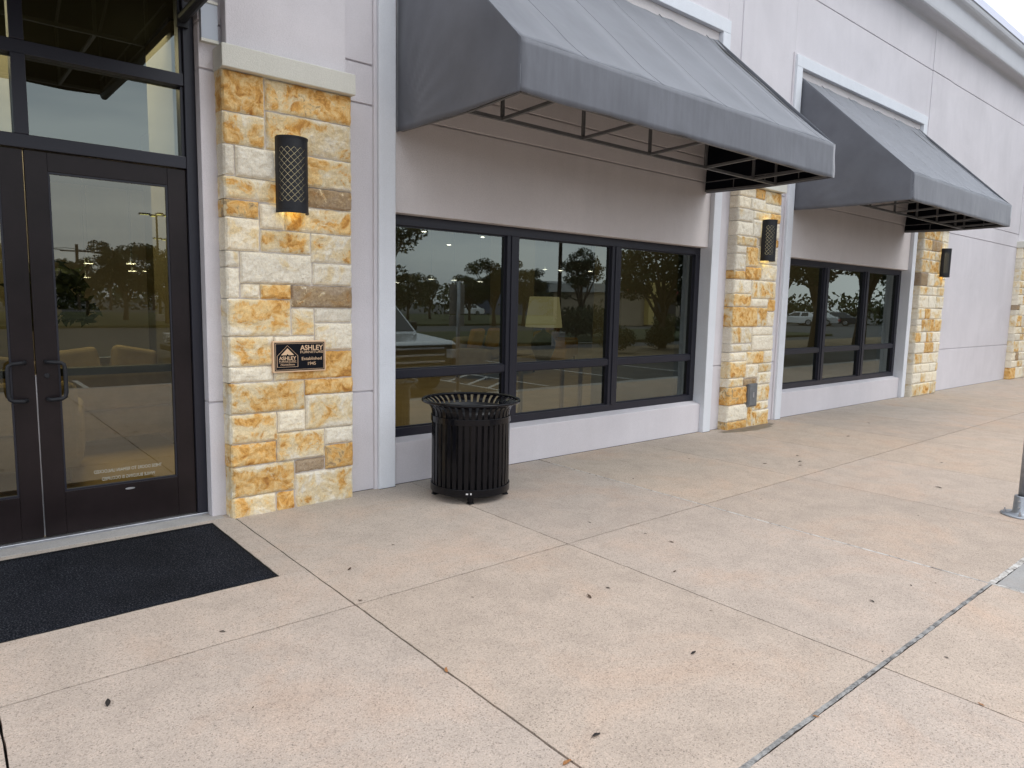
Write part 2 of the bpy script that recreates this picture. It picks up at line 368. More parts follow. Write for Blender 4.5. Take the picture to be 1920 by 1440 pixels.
# slabs round the mat well
side_m = side
slab(side, -3, 1.655, 3.2, 3.812, g=(0.002, 0.0048, 0.0050, 0)); slab(side, 1.492, 1.655, 3.812, YW, g=(0, 0.0048, 0, 0))
slab(side, -3, 1.492, 5.035, 5.24, g=(0.002, 0, 0, 0), amp=0.0)
sw = struct(side.build('sidewalk', M_conc))
arr = [1.0]*(4*len(sw.data.vertices)); rt = random.Random(31)
for o_, n_, x_, y_ in side.c['s']:
    k_ = 1+rt.uniform(-0.045, 0.03); wm = rt.uniform(-0.015, 0.015)
    if x_ > 4.7: k_ -= 0.04; wm += 0.02
    for i in range(o_, o_+n_): arr[4*i:4*i+3] = [k_*(1+wm), k_, k_*(1-wm*1.6)]
ca = sw.data.color_attributes.new('tone', 'FLOAT_COLOR', 'POINT'); ca.data.foreach_set('color', arr)
# damp stain spreading from the foot of the second pilaster
st = MB(); rs_ = random.Random(5); pts = []
for i in range(40):
    a = math.pi+math.pi*i/39; rr = 1+0.28*noise.noise(Vector((i*0.35, 2, 2)))+0.1*noise.noise(Vector((i*1.3, 2, 2)))
    pts.append((8.36+0.62*rr*math.cos(a), 5.03+0.20*rr*math.sin(a), 0.0012))
st.add(pts, [tuple(range(40))])
M_damp = mottled('damp_concrete', (0.15, 0.13, 0.10), (0.24, 0.20, 0.155), 9, 0.6, 120, 0.3)
struct(st.build('damp_stain', M_damp))
j = MB(); j.box(-12, 45, 1.0, YW+0.3, -0.3, -0.034); j.box(-12, 4.776, -3.0, 1.0, -0.3, -0.0341)
struct(j.build('joint_filler', M_joint))
# sealed expansion joints
def seal(path, w, z, matl, name):
    mb = MB(); vs = []; fs = []
    a, b = Vector(path[0]), Vector(path[1]); L_ = (b-a).length; n = int(L_/0.02); t = (b-a)/L_; s_ = Vector((-t.y, t.x))
    for i in range(n+1):
        p = a+t*L_*i/n; q = Vector((i*0.15, w*100, 3)); q2 = Vector((i*0.9, w*50, 7))
        wl = w/2*(1+0.35*noise.noise(q)+0.35*noise.noise(q2)); wr = w/2*(1+0.35*noise.noise(q+Vector((9, 9, 9)))+0.35*noise.noise(q2+Vector((5, 5, 5))))
        vs += [(p.x-s_.x*wl, p.y-s_.y*wl, z), (p.x, p.y, z+0.003), (p.x+s_.x*wr, p.y+s_.y*wr, z)]
    for i in range(n): fs += [(3*i, 3*i+3, 3*i+4, 3*i+1), (3*i+1, 3*i+4, 3*i+5, 3*i+2)]
    mb.add(vs, fs); return struct(mb.build(name, matl, smooth=True))
seal(((-12, 1.194), (4.765, 1.195)), 0.023, -0.0008, M_seal, 'joint_sealant')
seal(((4.765, 1.187), (45, 1.187)), 0.034, 0.0012, M_seal2, 'joint_sealant')
seal(((4.768, 5.0), (4.768, 1.19)), 0.0165, -0.0006, M_seal2, 'joint_sealant')
seal(((4.765, 1.19), (4.765, 0.2)), 0.030, 0.0012, M_seal2, 'joint_sealant')
# grey ramped apron and kerb, asphalt
k = MB(); k.prism([(1.17, 0.0), (0.95, -0.002), (0.30, -0.118), (0.30, -0.3), (1.17, -0.3)], 'x', 4.79, 45); struct(k.build('kerb_ramp', M_grey, bevel=0.004))
k = MB(); k.box(-12, 4.76, -3.16, -3.005, -0.3, 0.0); k.box(4.779, 4.788, -3.16, 0.9, -0.3, -0.001); struct(k.build('kerb', M_grey, bevel=0.012))
a_ = MB(); a_.add([(-300, -400, -0.13), (500, -400, -0.13), (500, 4, -0.13), (-300, 4, -0.13)], [(0, 1, 2, 3)])
struct(a_.build('parking_lot', M_asph))
M_paint = mottled('road_paint', (0.34, 0.34, 0.33), (0.50, 0.50, 0.49), 12, 0.8, 150, 0.2)
p_ = MB()
for x in (2.2, 4.9, 8.6, 9.9, 12.6, 15.3, 18):
    p_.add([(x, -5.6, -0.126), (x+0.1, -5.6, -0.126), (x+0.1, 0.1 if x > 5 else -3.3, -0.126), (x, 0.1 if x > 5 else -3.3, -0.126)], [(0, 1, 2, 3)])
for i in range(7):
    y = -4.6+i*0.7; p_.add([(8.7, y, -0.126), (9.9, y-0.9, -0.126), (9.9, y-0.78, -0.126), (8.7, y+0.12, -0.126)], [(0, 1, 2, 3)])
struct(p_.build('parking_markings', M_paint))
M_grass = mottled('grass', (0.03, 0.042, 0.015), (0.07, 0.075, 0.03), 0.6, 0.95, 40, 0.8, 0.05)
M_mulch = mottled('dry_ground', (0.16, 0.12, 0.07), (0.26, 0.20, 0.13), 1.2, 0.95, 50, 0.6, 0.03)
isl = MB(); isl.box(14.5, 60, -7.2, -3.6, -0.3, 0.0); struct(isl.build('planting_island', [M_mulch], bevel=0.06))
isl = MB(); isl.box(-60, 90, -60, -30, -0.3, 0.02); struct(isl.build('grass_verge', [M_grass], bevel=0.06))
isl = MB(); isl.box(17, 45, -20, -10.5, -0.3, 0.02); struct(isl.build('grass_verge', [M_grass], bevel=0.06))
# mat well + carpet mat
mw = MB(); mw.box(-3.0, 1.492, 3.812, 5.035, -0.1, -0.013); struct(mw.build('mat_recess', M_joint))
mo = thing('entrance_mat', 'wide black ribbed carpet mat recessed in front of the glass doors', 'door mat', (0, 4.4, -0.012))
def matf(u, v):
    x = -2.98+u*(1.478+2.98); y = 3.824+v*(5.023-3.824)
    return (x, y, -0.003+noise.noise(Vector((x*3, y*3, 0)))*0.0012)
q = MB(); q.grid(matf, 60, 20); q.build('carpet', M_matt, mo, smooth=True, solid=0.008)
q = MB(); 
for a, b, c, d_ in ((-2.995, 1.489, 3.814, 3.821), (-2.995, 1.489, 5.026, 5.033), (1.481, 1.489, 3.822, 5.025)): q.box(a, b, c, d_, -0.013, 0.0005)
q.build('edge_trim', M_joint, mo)
# door sill strip of grey concrete + aluminium threshold
# ================================================================== STORE BUILDING
B = thing('store_building', 'lavender stucco furniture store front with stone pilasters and dark framed windows', 'building', (5, 5.2, 0))
Yw, Yt, Yp = 5.18, 5.13, 5.19
O1, O2 = (3.04, 7.54), (9.45, 13.75)     # window bays
TW = 0.155
bands = [(-0.2, 0.833), (0.847, 3.133), (3.147, 3.440), (3.454, 5.862), (5.876, 6.62)]
w = MB()
def wallx(x0, x1, zmin=-9, zmax=99, y=Yw):
    for a, b in bands:
        a2, b2 = max(a, zmin), min(b, zmax)
        if b2 > a2: w.box(x0, x1, y, y+0.34, a2, b2)
wallx(-12, -0.50, y=5.2); wallx(-0.50, 1.534, zmin=4.9)
wallx(1.534, 2.885, y=5.18); wallx(7.695, 9.295); wallx(13.905, 45)
wallx(2.885, 7.695, zmin=5.035); wallx(9.295, 13.905, zmin=5.035)
w.build('wall', M_wall, B, bevel=0.004, seg=2)
g_ = MB(); g_.box(-12, -0.52, 5.197+0.018, 5.515, -0.2, 6.5); g_.box(1.54, 2.885, 5.198, 5.515, -0.2, 5.9); g_.box(7.70, 9.29, 5.198, 5.515, -0.2, 5.9)
g_.box(13.91, 44.9, 5.198, 5.515, -0.2, 5.8); g_.box(-0.4, 44.9, 5.198, 5.515, 5.81, 6.54); g_.build('groove_backing', M_wall, B)
# trims round the two bays
for (a, b) in (O1, O2):
    t = MB(); ty0 = Yt
    t.box(a-TW, a, ty0, 5.5, -0.2, 4.880); t.box(b, b+TW, ty0, 5.5, -0.2, 4.880); t.box(a-TW, b+TW, ty0, 5.5, 4.880, 5.032)
    t.build('window_surround', M_trim, B, bevel=0.006)
    bd = MB(); zz = 5.032
    bd.box(a-TW-0.032, a-TW-0.001, 5.158, 5.3, -0.2, zz+0.031); bd.box(b+TW+0.001, b+TW+0.032, 5.158, 5.3, -0.2, zz+0.031); bd.box(a-TW, b+TW, 5.158, 5.3, zz+0.001, zz+0.031)
    bd.build('surround_bead', M_wall, B, bevel=0.004)
    # spandrel panel and sill wall inside the surround
    p = MB()
    for z0, z1 in ((2.33, 3.098), (3.112, 3.385), (3.399, 4.8795)): p.box(a+0.0015, b-0.0015, Yp, 5.46, z0, z1)
    p.build('stucco_panel', M_panel, B, bevel=0.005)
    p = MB(); p.box(a+0.004, b-0.004, Yp+0.02, 5.45, 2.40, 4.87); p.build('panel_backing', M_panel, B)
    s_ = MB(); s_.prism([(Yp, -0.2), (Yp, 0.366), (5.30, 0.392), (5.46, 0.392), (5.46, -0.2)], 'x', a+0.0015, b-0.0015)
    s_.build('sill_wall', M_wall, B, bevel=0.006)
gl = MB()
for a, b in ((1.66, 2.85), (7.73, 9.26), (13.95, 45)): gl.box(a, b, Yw-0.006, Yw+0.01, -0.01, 0.003)
for a, b in (O1, O2): gl.box(a+0.01, b-0.01, Yp-0.006, Yp+0.01, -0.01, 0.003)
for a in (O1[0]-TW, O1[1], O2[0]-TW, O2[1]): gl.box(a, a+TW, Yt-0.006, Yt+0.01, -0.01, 0.003)
gl.build('base_gap', M_joint, B)
# cornice
prof = [(5.18, 6.55), (5.172, 6.58), (5.15, 6.605), (5.11, 6.618), (4.975, 6.625), (4.955, 6.645), (4.950, 6.68), (4.950, 6.945), (4.940, 6.965), (4.915, 6.985), (4.885, 7.01), (4.862, 7.04), (4.852, 7.08), (4.852, 7.185), (5.5, 7.20), (5.5, 6.55)]
c_ = MB(); c_.prism(prof, 'x', -12, 45); c_.build('cornice', M_corn, B, bevel=0.004)
c_ = MB(); c_.box(-12, 45, 4.835, 5.5, 7.205, 7.262); c_.box(-12, 45, 4.835, 4.843, 7.13, 7.204); c_.build('coping', M_cop, B)
# body of the building behind the front wall
bb = MB(); bb.box(-12, 45, 20.3, 20.6, 0.0, 6.7); bb.box(-12, 45, 5.52, 20.3, 6.4, 6.6); bb.box(-12, -11.8, 5.52, 20.3, 0, 6.4); bb.box(44.8, 45, 5.52, 20.3, 0, 6.4)
bb.build('rear_walls_and_roof', M_wall, B)

# ---- ashlar pilasters
def stone(mb, x0, x1, z0, z1, yf, tint, corner_l=False, corner_r=False, depth=0.12, flat=1.0):
    gap = 0.0030; x0 += 0 if corner_l else gap; x1 -= 0 if corner_r else gap; z0 += gap; z1 -= gap
    if x1-x0 < 0.02 or z1-z0 < 0.015: return
    nu = max(6, int((x1-x0)/0.012)); nv = max(5, int((z1-z0)/0.012)); sd = random.random()*50; pr = random.uniform(-0.012, -0.001)*flat
    tl = random.uniform(-0.006, 0.006); tz = random.uniform(-0.004, 0.004)
    o = len(mb.v); vs = []
    for jj in range(nv+1):
        for ii in range(nu+1):
            u_, v_ = ii/nu, jj/nv; x = x0+(x1-x0)*u_; z = z0+(z1-z0)*v_
            du = min(u_*(x1-x0), (1-u_)*(x1-x0), v_*(z1-z0), (1-v_)*(z1-z0))
            P = Vector((x*16, z*16, sd))
            nz = noise.noise(P)*0.006+noise.noise(P*2.6)*0.0045+abs(noise.noise(P*0.8))*0.006
            edge = 0.020*math.exp(-du/0.0085)
            jx = noise.noise(Vector((z*22, sd, 1)))*0.0034; jz = noise.noise(Vector((x*22, sd, 2)))*0.0030
            fx = (abs(u_-0.5)*2)**4; fz = (abs(v_-0.5)*2)**4
            vs.append((x+jx*fx, yf+pr+edge-nz+tl*(u_-0.5)+tz*(v_-0.5), z+jz*fz))
    fs = [(jj*(nu+1)+ii, jj*(nu+1)+ii+1, (jj+1)*(nu+1)+ii+1, (jj+1)*(nu+1)+ii) for jj in range(nv) for ii in range(nu)]
    # rim extruded backwards (returns form the side faces of corner stones)
    rim = [ii for ii in range(nu+1)]+[(jj+1)*(nu+1)-1 for jj in range(1, nv+1)]+[nv*(nu+1)+ii for ii in range(nu-1, -1, -1)]+[jj*(nu+1) for jj in range(nv-1, 0, -1)]
    nb = 4; base = len(vs); n = len(rim)
    for s_i in range(1, nb+1):
        for q_ in rim:
            p = Vector(vs[q_]); t_ = s_i/nb
            P = Vector((p.z*18, (p.y+t_*depth)*18, sd+7)); dx = (noise.noise(P)*0.007+noise.noise(P*2.5)*0.004)*(1 if s_i < nb else 0.4)
            sx = 0
            if corner_l and abs(p.x-x0) < 0.01: sx = dx-0.004
            if corner_r and abs(p.x-x1) < 0.01: sx = dx+0.004
            vs.append((p.x+sx, p.y+depth*t_, p.z))
    for s_i in range(nb):
        for q_ in range(n):
            a = rim[q_] if s_i == 0 else base+(s_i-1)*n+q_; b = rim[(q_+1) % n] if s_i == 0 else base+(s_i-1)*n+(q_+1) % n
            c = base+s_i*n+(q_+1) % n; d_ = base+s_i*n+q_
            fs.append((a, d_, c, b))
    ed = []
    for p in vs[:(nu+1)*(nv+1)]:
        dd = min(abs(p[0]-x0), abs(p[0]-x1), abs(p[2]-z0), abs(p[2]-z1)); ed.append(math.exp(-dd/0.016))
    ed += [0.75]*(len(vs)-len(ed))
    mb.add(vs, fs, 0)
    mb.c.setdefault('t', []).append((o, len(mb.v), tint, ed))
TT = {'O': (0.90, 0.28), 'G': (0.71, 0.26), 'Y': (0.62, 0.12), 'P': (0.56, 0.15), 'CO': (0.64, 0.32), 'C': (0.41, 0.12), 'W': (0.26, 0.16), 'B': (0.55, 1.12), 'OB': (0.9, 0.62), 'GB': (0.72, 0.5)}
def finish_pil(mb, name, x0, x1, z1, yf, cap=True, capz=(3.135, 3.285), upper=0.03, ux=None, capx=0.03):
    o = mb.build(name, [M_stone, M_mort], B)
    ca = o.data.color_attributes.new('tint', 'FLOAT_COLOR', 'POINT')
    arr = [0.3, 0.1, 0.5, 1.0]*len(o.data.vertices)
    for a, b, t, ed in mb.c['t']:
        rr = random.random()
        for i in range(a, b): arr[4*i:4*i+4] = [t[0], t[1], rr, ed[i-a]]
    ca.data.foreach_set('color', arr)
    if cap:
        c = MB(); c.box(x0-capx, x1+capx, yf-0.055, 5.19, *capz); c.build('cap', M_cap, o, bevel=0.006)
    q = MB(); ux = ux or (x0+0.02, x1-0.02)
    for a, b in ((capz[1]+0.001, 5.862), (5.876, 6.56)): q.box(ux[0], ux[1], Yw-upper, 5.19, a, b)
    q.build('upper_pilaster', M_wall, B, bevel=0.005)
    return o
# pixel -> facade-plane conversion was done beforehand; coordinates are metres (x0,x1,z0,z1,type)
ST1 = [(1.640, 1.933, 2.862, 3.135, 'O'), (1.933, 2.600, 2.916, 3.135, 'GB'), (1.640, 1.932, 2.645, 2.862, 'G'), (1.932, 2.600, 2.644, 2.916, 'Y'), (1.640, 1.719, 2.432, 2.646, 'C'), (1.719, 2.207, 2.432, 2.645, 'W'), (2.207, 2.600, 2.421, 2.644, 'G'), (1.640, 2.207, 2.275, 2.432, 'CO'), (2.207, 2.600, 2.275, 2.421, 'B'), (1.640, 1.880, 2.153, 2.274, 'OB'), (1.882, 2.068, 2.089, 2.267, 'C'), (2.068, 2.600, 2.088, 2.275, 'G'), (1.640, 1.882, 1.922, 2.153, 'C'), (1.882, 2.266, 1.922, 2.089, 'CO'), (2.266, 2.600, 1.868, 2.088, 'CO'), (1.640, 1.735, 1.807, 1.923, 'C'), (1.734, 2.274, 1.696, 1.922, 'W'), (2.274, 2.600, 1.696, 1.868, 'C'), (1.640, 1.734, 1.588, 1.807, 'W'), (1.734, 1.875, 1.588, 1.697, 'C'), (1.875, 2.104, 1.588, 1.698, 'O'), (2.103, 2.600, 1.529, 1.696, 'B'), (1.640, 2.103, 1.318, 1.588, 'CO'), (2.103, 2.288, 1.318, 1.530, 'Y'), (2.288, 2.600, 1.413, 1.529, 'W'), (2.288, 2.600, 1.201, 1.413, 'C'), (1.640, 1.963, 1.101, 1.319, 'CO'), (1.963, 2.288, 1.201, 1.318, 'W'), (1.640, 1.962, 0.984, 1.101, 'W'), (1.962, 2.600, 0.984, 1.201, 'O'), (1.640, 2.202, 0.756, 0.984, 'G'), (2.202, 2.600, 0.863, 0.984, 'O'), (2.202, 2.600, 0.593, 0.863, 'P'), (1.640, 1.982, 0.538, 0.756, 'CO'), (1.982, 2.202, 0.592, 0.756, 'W'), (1.975, 2.361, 0.371, 0.592, 'Y'), (2.361, 2.600, 0.455, 0.593, 'W'), (1.640, 1.975, 0.371, 0.538, 'O'), (2.113, 2.360, 0.263, 0.369, 'B'), (2.360, 2.600, 0.263, 0.455, 'OB'), (1.640, 2.113, 0.139, 0.371, 'G'), (2.112, 2.600, -0.020, 0.263, 'P'), (1.640, 1.965, -0.020, 0.142, 'CO'), (1.965, 2.112, -0.020, 0.139, 'O')]
ST2 = [(7.945, 8.338, 3.003, 3.135, 'C'), (8.338, 8.556, 3.003, 3.135, 'OB'), (8.556, 8.965, 2.966, 3.135, 'G'), (7.945, 8.225, 2.851, 3.002, 'W'), (8.225, 8.575, 2.852, 3.003, 'C'), (8.575, 8.965, 2.85, 2.966, 'W'), (7.945, 8.3, 2.69, 2.851, 'C'), (8.3, 8.733, 2.739, 2.852, 'Y'), (8.733, 8.965, 2.73, 2.85, 'O'), (7.945, 8.303, 2.511, 2.69, 'W'), (8.303, 8.785, 2.511, 2.739, 'W'), (8.785, 8.965, 2.519, 2.73, 'W'), (7.945, 8.426, 2.386, 2.511, 'Y'), (8.791, 8.965, 2.409, 2.519, 'O'), (7.945, 8.187, 2.283, 2.387, 'C'), (8.193, 8.486, 2.126, 2.386, 'G'), (8.486, 8.965, 2.175, 2.409, 'C'), (7.945, 8.193, 2.07, 2.283, 'C'), (8.198, 8.568, 1.958, 2.126, 'O'), (7.945, 8.198, 1.96, 2.07, 'O'), (8.568, 8.965, 1.958, 2.175, 'C'), (7.945, 8.351, 1.775, 1.96, 'C'), (8.358, 8.965, 1.718, 1.958, 'Y'), (7.945, 8.358, 1.606, 1.775, 'CO'), (8.358, 8.784, 1.606, 1.719, 'W'), (8.788, 8.965, 1.551, 1.718, 'O'), (7.945, 8.537, 1.346, 1.606, 'O'), (8.537, 8.788, 1.346, 1.606, 'G'), (8.788, 8.965, 1.346, 1.551, 'C'), (7.945, 8.44, 1.125, 1.346, 'Y'), (8.44, 8.965, 1.228, 1.346, 'W'), (8.441, 8.965, 1.02, 1.228, 'W'), (7.945, 8.441, 1.017, 1.125, 'C'), (7.945, 8.334, 0.896, 1.013, 'C'), (8.334, 8.756, 0.848, 1.017, 'G'), (8.756, 8.965, 0.848, 1.02, 'C'), (7.945, 8.33, 0.675, 0.896, 'G'), (8.33, 8.627, 0.657, 0.848, 'C'), (8.627, 8.965, 0.724, 0.848, 'Y'), (8.628, 8.965, 0.56, 0.724, 'C'), (7.945, 8.288, 0.556, 0.675, 'Y'), (8.288, 8.628, 0.56, 0.657, 'B'), (7.945, 8.39, 0.318, 0.556, 'OB'), (8.39, 8.965, 0.322, 0.56, 'Y'), (7.945, 8.42, 0.1, 0.318, 'W'), (8.421, 8.548, -0.02, 0.32, 'CO'), (8.548, 8.965, 0.204, 0.322, 'Y'), (8.548, 8.965, -0.02, 0.204, 'G'), (7.945, 8.421, -0.02, 0.1, 'OB')]
def pil_mesh(lst, x0, x1, yf, depth=0.125):
    mb = MB(); mb.box(x0+0.014, x1-0.014, yf+0.0145, 5.185, -0.1, 3.15, 1)
    for (a, b, c, d_, t) in lst:
        stone(mb, a, b, c, d_, yf, TT[t], corner_l=a <= x0+0.004, corner_r=b >= x1-0.004, depth=depth)
    return mb
Ypl = 5.05
mb = pil_mesh(ST1, 1.640, 2.600, Ypl); finish_pil(mb, 'stone_pilaster', 1.64, 2.60, 3.14, Ypl, upper=0.10, ux=(1.685, 2.572), capx=0.012)
mb = pil_mesh(ST2, 7.945, 8.965, Ypl); finish_pil(mb, 'stone_pilaster', 7.945, 8.965, 3.14, Ypl, ux=(8.0, 8.86), upper=0.015)
def random_ashlar(x0, x1, ztop, seed):
    rnd = random.Random(seed); out = []; z = 0.0; types = ['C', 'Y', 'W', 'C', 'O', 'G', 'W', 'CO', 'B', 'C', 'P', 'Y']
    while z < ztop-0.02:
        hh = rnd.choice([0.17, 0.2, 0.24, 0.28]); hh = min(hh, ztop-z)
        if ztop-z-hh < 0.08: hh = ztop-z
        x = x0
        while x < x1-0.01:
            ww = rnd.uniform(0.2, 0.5); ww = min(ww, x1-x)
            if x1-x-ww < 0.12: ww = x1-x
            if hh > 0.2 and ww < 0.32 and rnd.random() < 0.35:
                k_ = hh*rnd.uniform(0.4, 0.6); out += [(x, x+ww, z, z+k_, rnd.choice(types)), (x, x+ww, z+k_, z+hh, rnd.choice(types))]
            else: out.append((x, x+ww, z, z+hh, rnd.choice(types)))
            x += ww
        z += hh
    return out
mb = pil_mesh(random_ashlar(13.99, 15.19, 3.135, 5), 13.99, 15.19, Ypl); finish_pil(mb, 'stone_pilaster', 13.99, 15.19, 3.14, Ypl, ux=(14.06, 15.0), upper=0.012)
mb = pil_mesh(random_ashlar(20.0, 21.15, 3.135, 9), 20.0, 21.15, Ypl); finish_pil(mb, 'stone_pilaster', 20.0, 21.15, 3.14, Ypl, upper=0.012)
mb = pil_mesh(random_ashlar(-1.75, -0.75, 3.135, 11), -1.75, -0.75, Ypl); finish_pil(mb, 'stone_pilaster', -1.75, -0.75, 3.14, Ypl, upper=0.05)

# ---- windows
def window(a, b, mull):
    z0, z1 = 0.394, 2.328; zt = 0.955; y0, y1 = 5.30, 5.40; fw = 0.062
    fr = MB()
    fr.box(a+0.001, b-0.001, y0, y1, z0, z0+0.075); fr.box(a+0.001, b-0.001, y0, y1, z1-0.085, z1)
    xs = [a+0.001]+mull+[b-0.001]
    cols = [(a+0.001, a+fw+0.03)]+[(m_-0.075, m_+0.075) for m_ in mull]+[(b-fw-0.03, b-0.001)]
    for c0, c1 in cols:
        fr.box(c0, c1, y0-0.002, y1, z0+0.0751, z1-0.0851)
        if c1-c0 > 0.12: fr.box((c0+c1)/2-0.028, (c0+c1)/2+0.028, y0-0.014, y0-0.003, z0+0.076, z1-0.086)
    for i in range(len(cols)-1): fr.box(cols[i][1]+0.0005, cols[i+1][0]-0.0005, y0+0.006, y1-0.01, zt-0.036, zt+0.034)
    wo = fr.build('window', M_frame, B, bevel=0.003)
    for i in range(len(cols)-1):
        xa, xb = cols[i][1], cols[i+1][0]
        for za, zb in ((z0+0.075, zt-0.036), (zt+0.034, z1-0.085)):
            bead = MB()
            for q_ in ((xa, xb, za, za+0.012), (xa, xb, zb-0.012, zb), (xa, xa+0.012, za+0.0121, zb-0.0121), (xb-0.012, xb, za+0.0121, zb-0.0121)):
                bead.box(q_[0]+0.0004, q_[1]-0.0004, y0+0.028, y0+0.05, q_[2]+0.0004, q_[3]-0.0004)
            bead.build('glazing_bead', M_frame, wo)
            g = MB(); yg = 5.345; g.add([(xa, yg, za), (xb, yg, za), (xb, yg, zb), (xa, yg, zb)], [(0, 1, 2, 3)]); g.build('pane', M_glass, wo)
window(*O1, [4.46, 5.975]); window(*O2, [10.92, 12.36])
for (a, b) in (O1, O2):   # dark head/sill behind frame stays part of the reveal
    pass

# ---- entrance storefront
FY = 5.27
ef = MB()
for x0, x1 in ((1.462, 1.532), (-0.47, -0.40)): ef.box(x0, x1, FY, 5.42, 0.0, 4.9)
ef.box(-0.399, 1.461, FY+0.004, 5.40, 2.475, 2.556); ef.box(-0.399, 1.461, FY+0.010, 5.40, 3.026, 3.106); ef.box(-0.399, 1.461, FY+0.006, 5.40, 4.82, 4.9)
ef.box(0.488, 0.562, FY+0.002, 5.41, 2.5565, 3.0255); ef.box(0.488, 0.562, FY+0.002, 5.41, 3.1065, 4.8195)
ef.box(1.440, 1.4615, FY+0.028, 5.39, 2.557, 3.0255); ef.box(1.440, 1.4615, FY+0.028, 5.39, 3.107, 4.8195)
efo = ef.build('entrance_frame', M_frame, B, bevel=0.003)
for xa, xb in ((-0.399, 0.488), (0.562, 1.44)):
    for za, zb in ((2.556, 3.026), (3.106, 4.82)):
        g = MB(); g.add([(xa, 5.345, za), (xb, 5.345, za), (xb, 5.345, zb), (xa, 5.345, zb)], [(0, 1, 2, 3)]); g.build('transom_pane', M_glass, efo)
def door(x0, x1, hs):    # hs: side of the handle (+1 = handle near x0)
    sw_ = 0.118; y0, y1 = 5.295, 5.34; z0, z1 = 0.022, 2.468
    d_ = MB(); d_.box(x0, x0+sw_, y0, y1, z0, z1); d_.box(x1-sw_, x1, y0, y1, z0, z1)
    d_.box(x0+sw_+0.0004, x1-sw_-0.0004, y0+0.001, y1, z0, 0.305); d_.box(x0+sw_+0.0004, x1-sw_-0.0004, y0+0.001, y1, 2.352, z1)
    do = d_.build('door', M_door, B, bevel=0.003)
    b_ = MB(); xa, xb = x0+sw_, x1-sw_
    for q_ in ((xa, xb, 0.305, 0.318), (xa, xb, 2.339, 2.352), (xa, xa+0.012, 0.3181, 2.3389), (xb-0.012, xb, 0.3181, 2.3389)): b_.box(q_[0]+0.0005, q_[1]-0.0005, y0+0.006, y0+0.03, q_[2]+0.0005, q_[3]-0.0005)
    b_.build('glazing_bead', M_frame, do)
    g = MB(); yg = y0+0.02; g.add([(xa, yg, 0.305), (xb, yg, 0.305), (xb, yg, 2.352), (xa, yg, 2.352)], [(0, 1, 2, 3)]); g.build('pane', M_dglass, do)
    p = MB(); p.box(xa-0.04, xb+0.04, y1+0.02, y1+0.07, 1.06, 1.115); p.build('push_bar', M_frame, do, bevel=0.006)
    hx = x0+0.052 if hs > 0 else x1-0.052; dx = 0.095*hs; z_a, z_b = 0.925, 1.165; y = y0
    pts = [(hx, y-0.002, z_b), (hx, y-0.028, z_b), (hx+dx*0.1, y-0.040, z_b)]
    pts = [(hx, y+0.0, z_b), (hx+dx*0.02, y-0.035, z_b), (hx+dx*0.25, y-0.058, z_b), (hx+dx*0.75, y-0.062, z_b-0.004), (hx+dx*0.94, y-0.062, z_b-0.016), (hx+dx, y-0.062, z_b-0.045),
           (hx+dx, y-0.062, (z_a+z_b)/2), (hx+dx, y-0.062, z_a+0.045), (hx+dx*0.94, y-0.062, z_a+0.016), (hx+dx*0.75, y-0.062, z_a+0.004), (hx+dx*0.25, y-0.058, z_a), (hx+dx*0.02, y-0.035, z_a), (hx, y, z_a)]
    t = MB(); t.tube(pts, 0.0125, 12); t.build('handle', M_lamp, do, smooth=True)
    return do, y0, x0, x1
dr, dy, _, _ = door(0.530, 1.458, 1); dl, _, _, _ = door(-0.396, 0.522, -1)
lk = MB(); lk.lathe([(0.0, 0), (0.016, 0), (0.016, 0.006), (0.012, 0.009), (0.0, 0.009)], 0, 0, 20)
lko = lk.build('lock', M_lamp, None, smooth=False); lko.rotation_euler = (R(90), 0, 0); lko.location = (0.585, dy-0.0005, 1.075); lko.parent = dr
text_obj('lettering', 'THESE DOORS TO REMAIN UNLOCKED', 1.03, 0.395, dy+0.018, 0.032, M_let, dr, width=0.42, mirror=True, ext=0.0003)
text_obj('lettering', 'WHILE BUILDING IS OCCUPIED', 1.03, 0.342, dy+0.018, 0.032, M_let, dr, width=0.33, mirror=True, ext=0.0003)
st_ = MB(); st_.prism([(1.03+0.03*math.cos(i*math.pi/8), 0.268+0.007*math.sin(i*math.pi/8)) for i in range(16)], 'y', dy-0.0015, dy+0.002); st_.build('maker_badge', M_alu, dr)
ws = MB(); ws.box(0.5225, 0.5295, 5.31, 5.325, 0.03, 1.08); ws.build('weather_strip', M_alu, dr)
th = MB(); th.box(-0.5, 1.533, 5.262, 5.36, -0.02, 0.016); th.build('threshold', M_alu, B, bevel=0.004)
th = MB(); th.box(-3, 1.492, 5.241, 5.45, -0.1, -0.001); th.box(-3, 1.6, 5.10, 5.2405, -0.1, 0.002); struct(th.build('door_apron', M_grey, bevel=0.003))
# small pale access panel beside the door canopy
ap = MB(); ap.box(1.545, 1.655, 5.140, 5.1795, 3.33, 3.56); apo = ap.build('access_panel', mat('panel_blue_grey', (0.42, 0.46, 0.52), 0.5), B, bevel=0.002)
for za, zb in ((3.310, 3.329), (3.561, 3.578)):
    ap = MB(); ap.box(1.543, 1.657, 5.135, 5.1792, za, zb); ap.build('panel_rim', M_cap, apo)

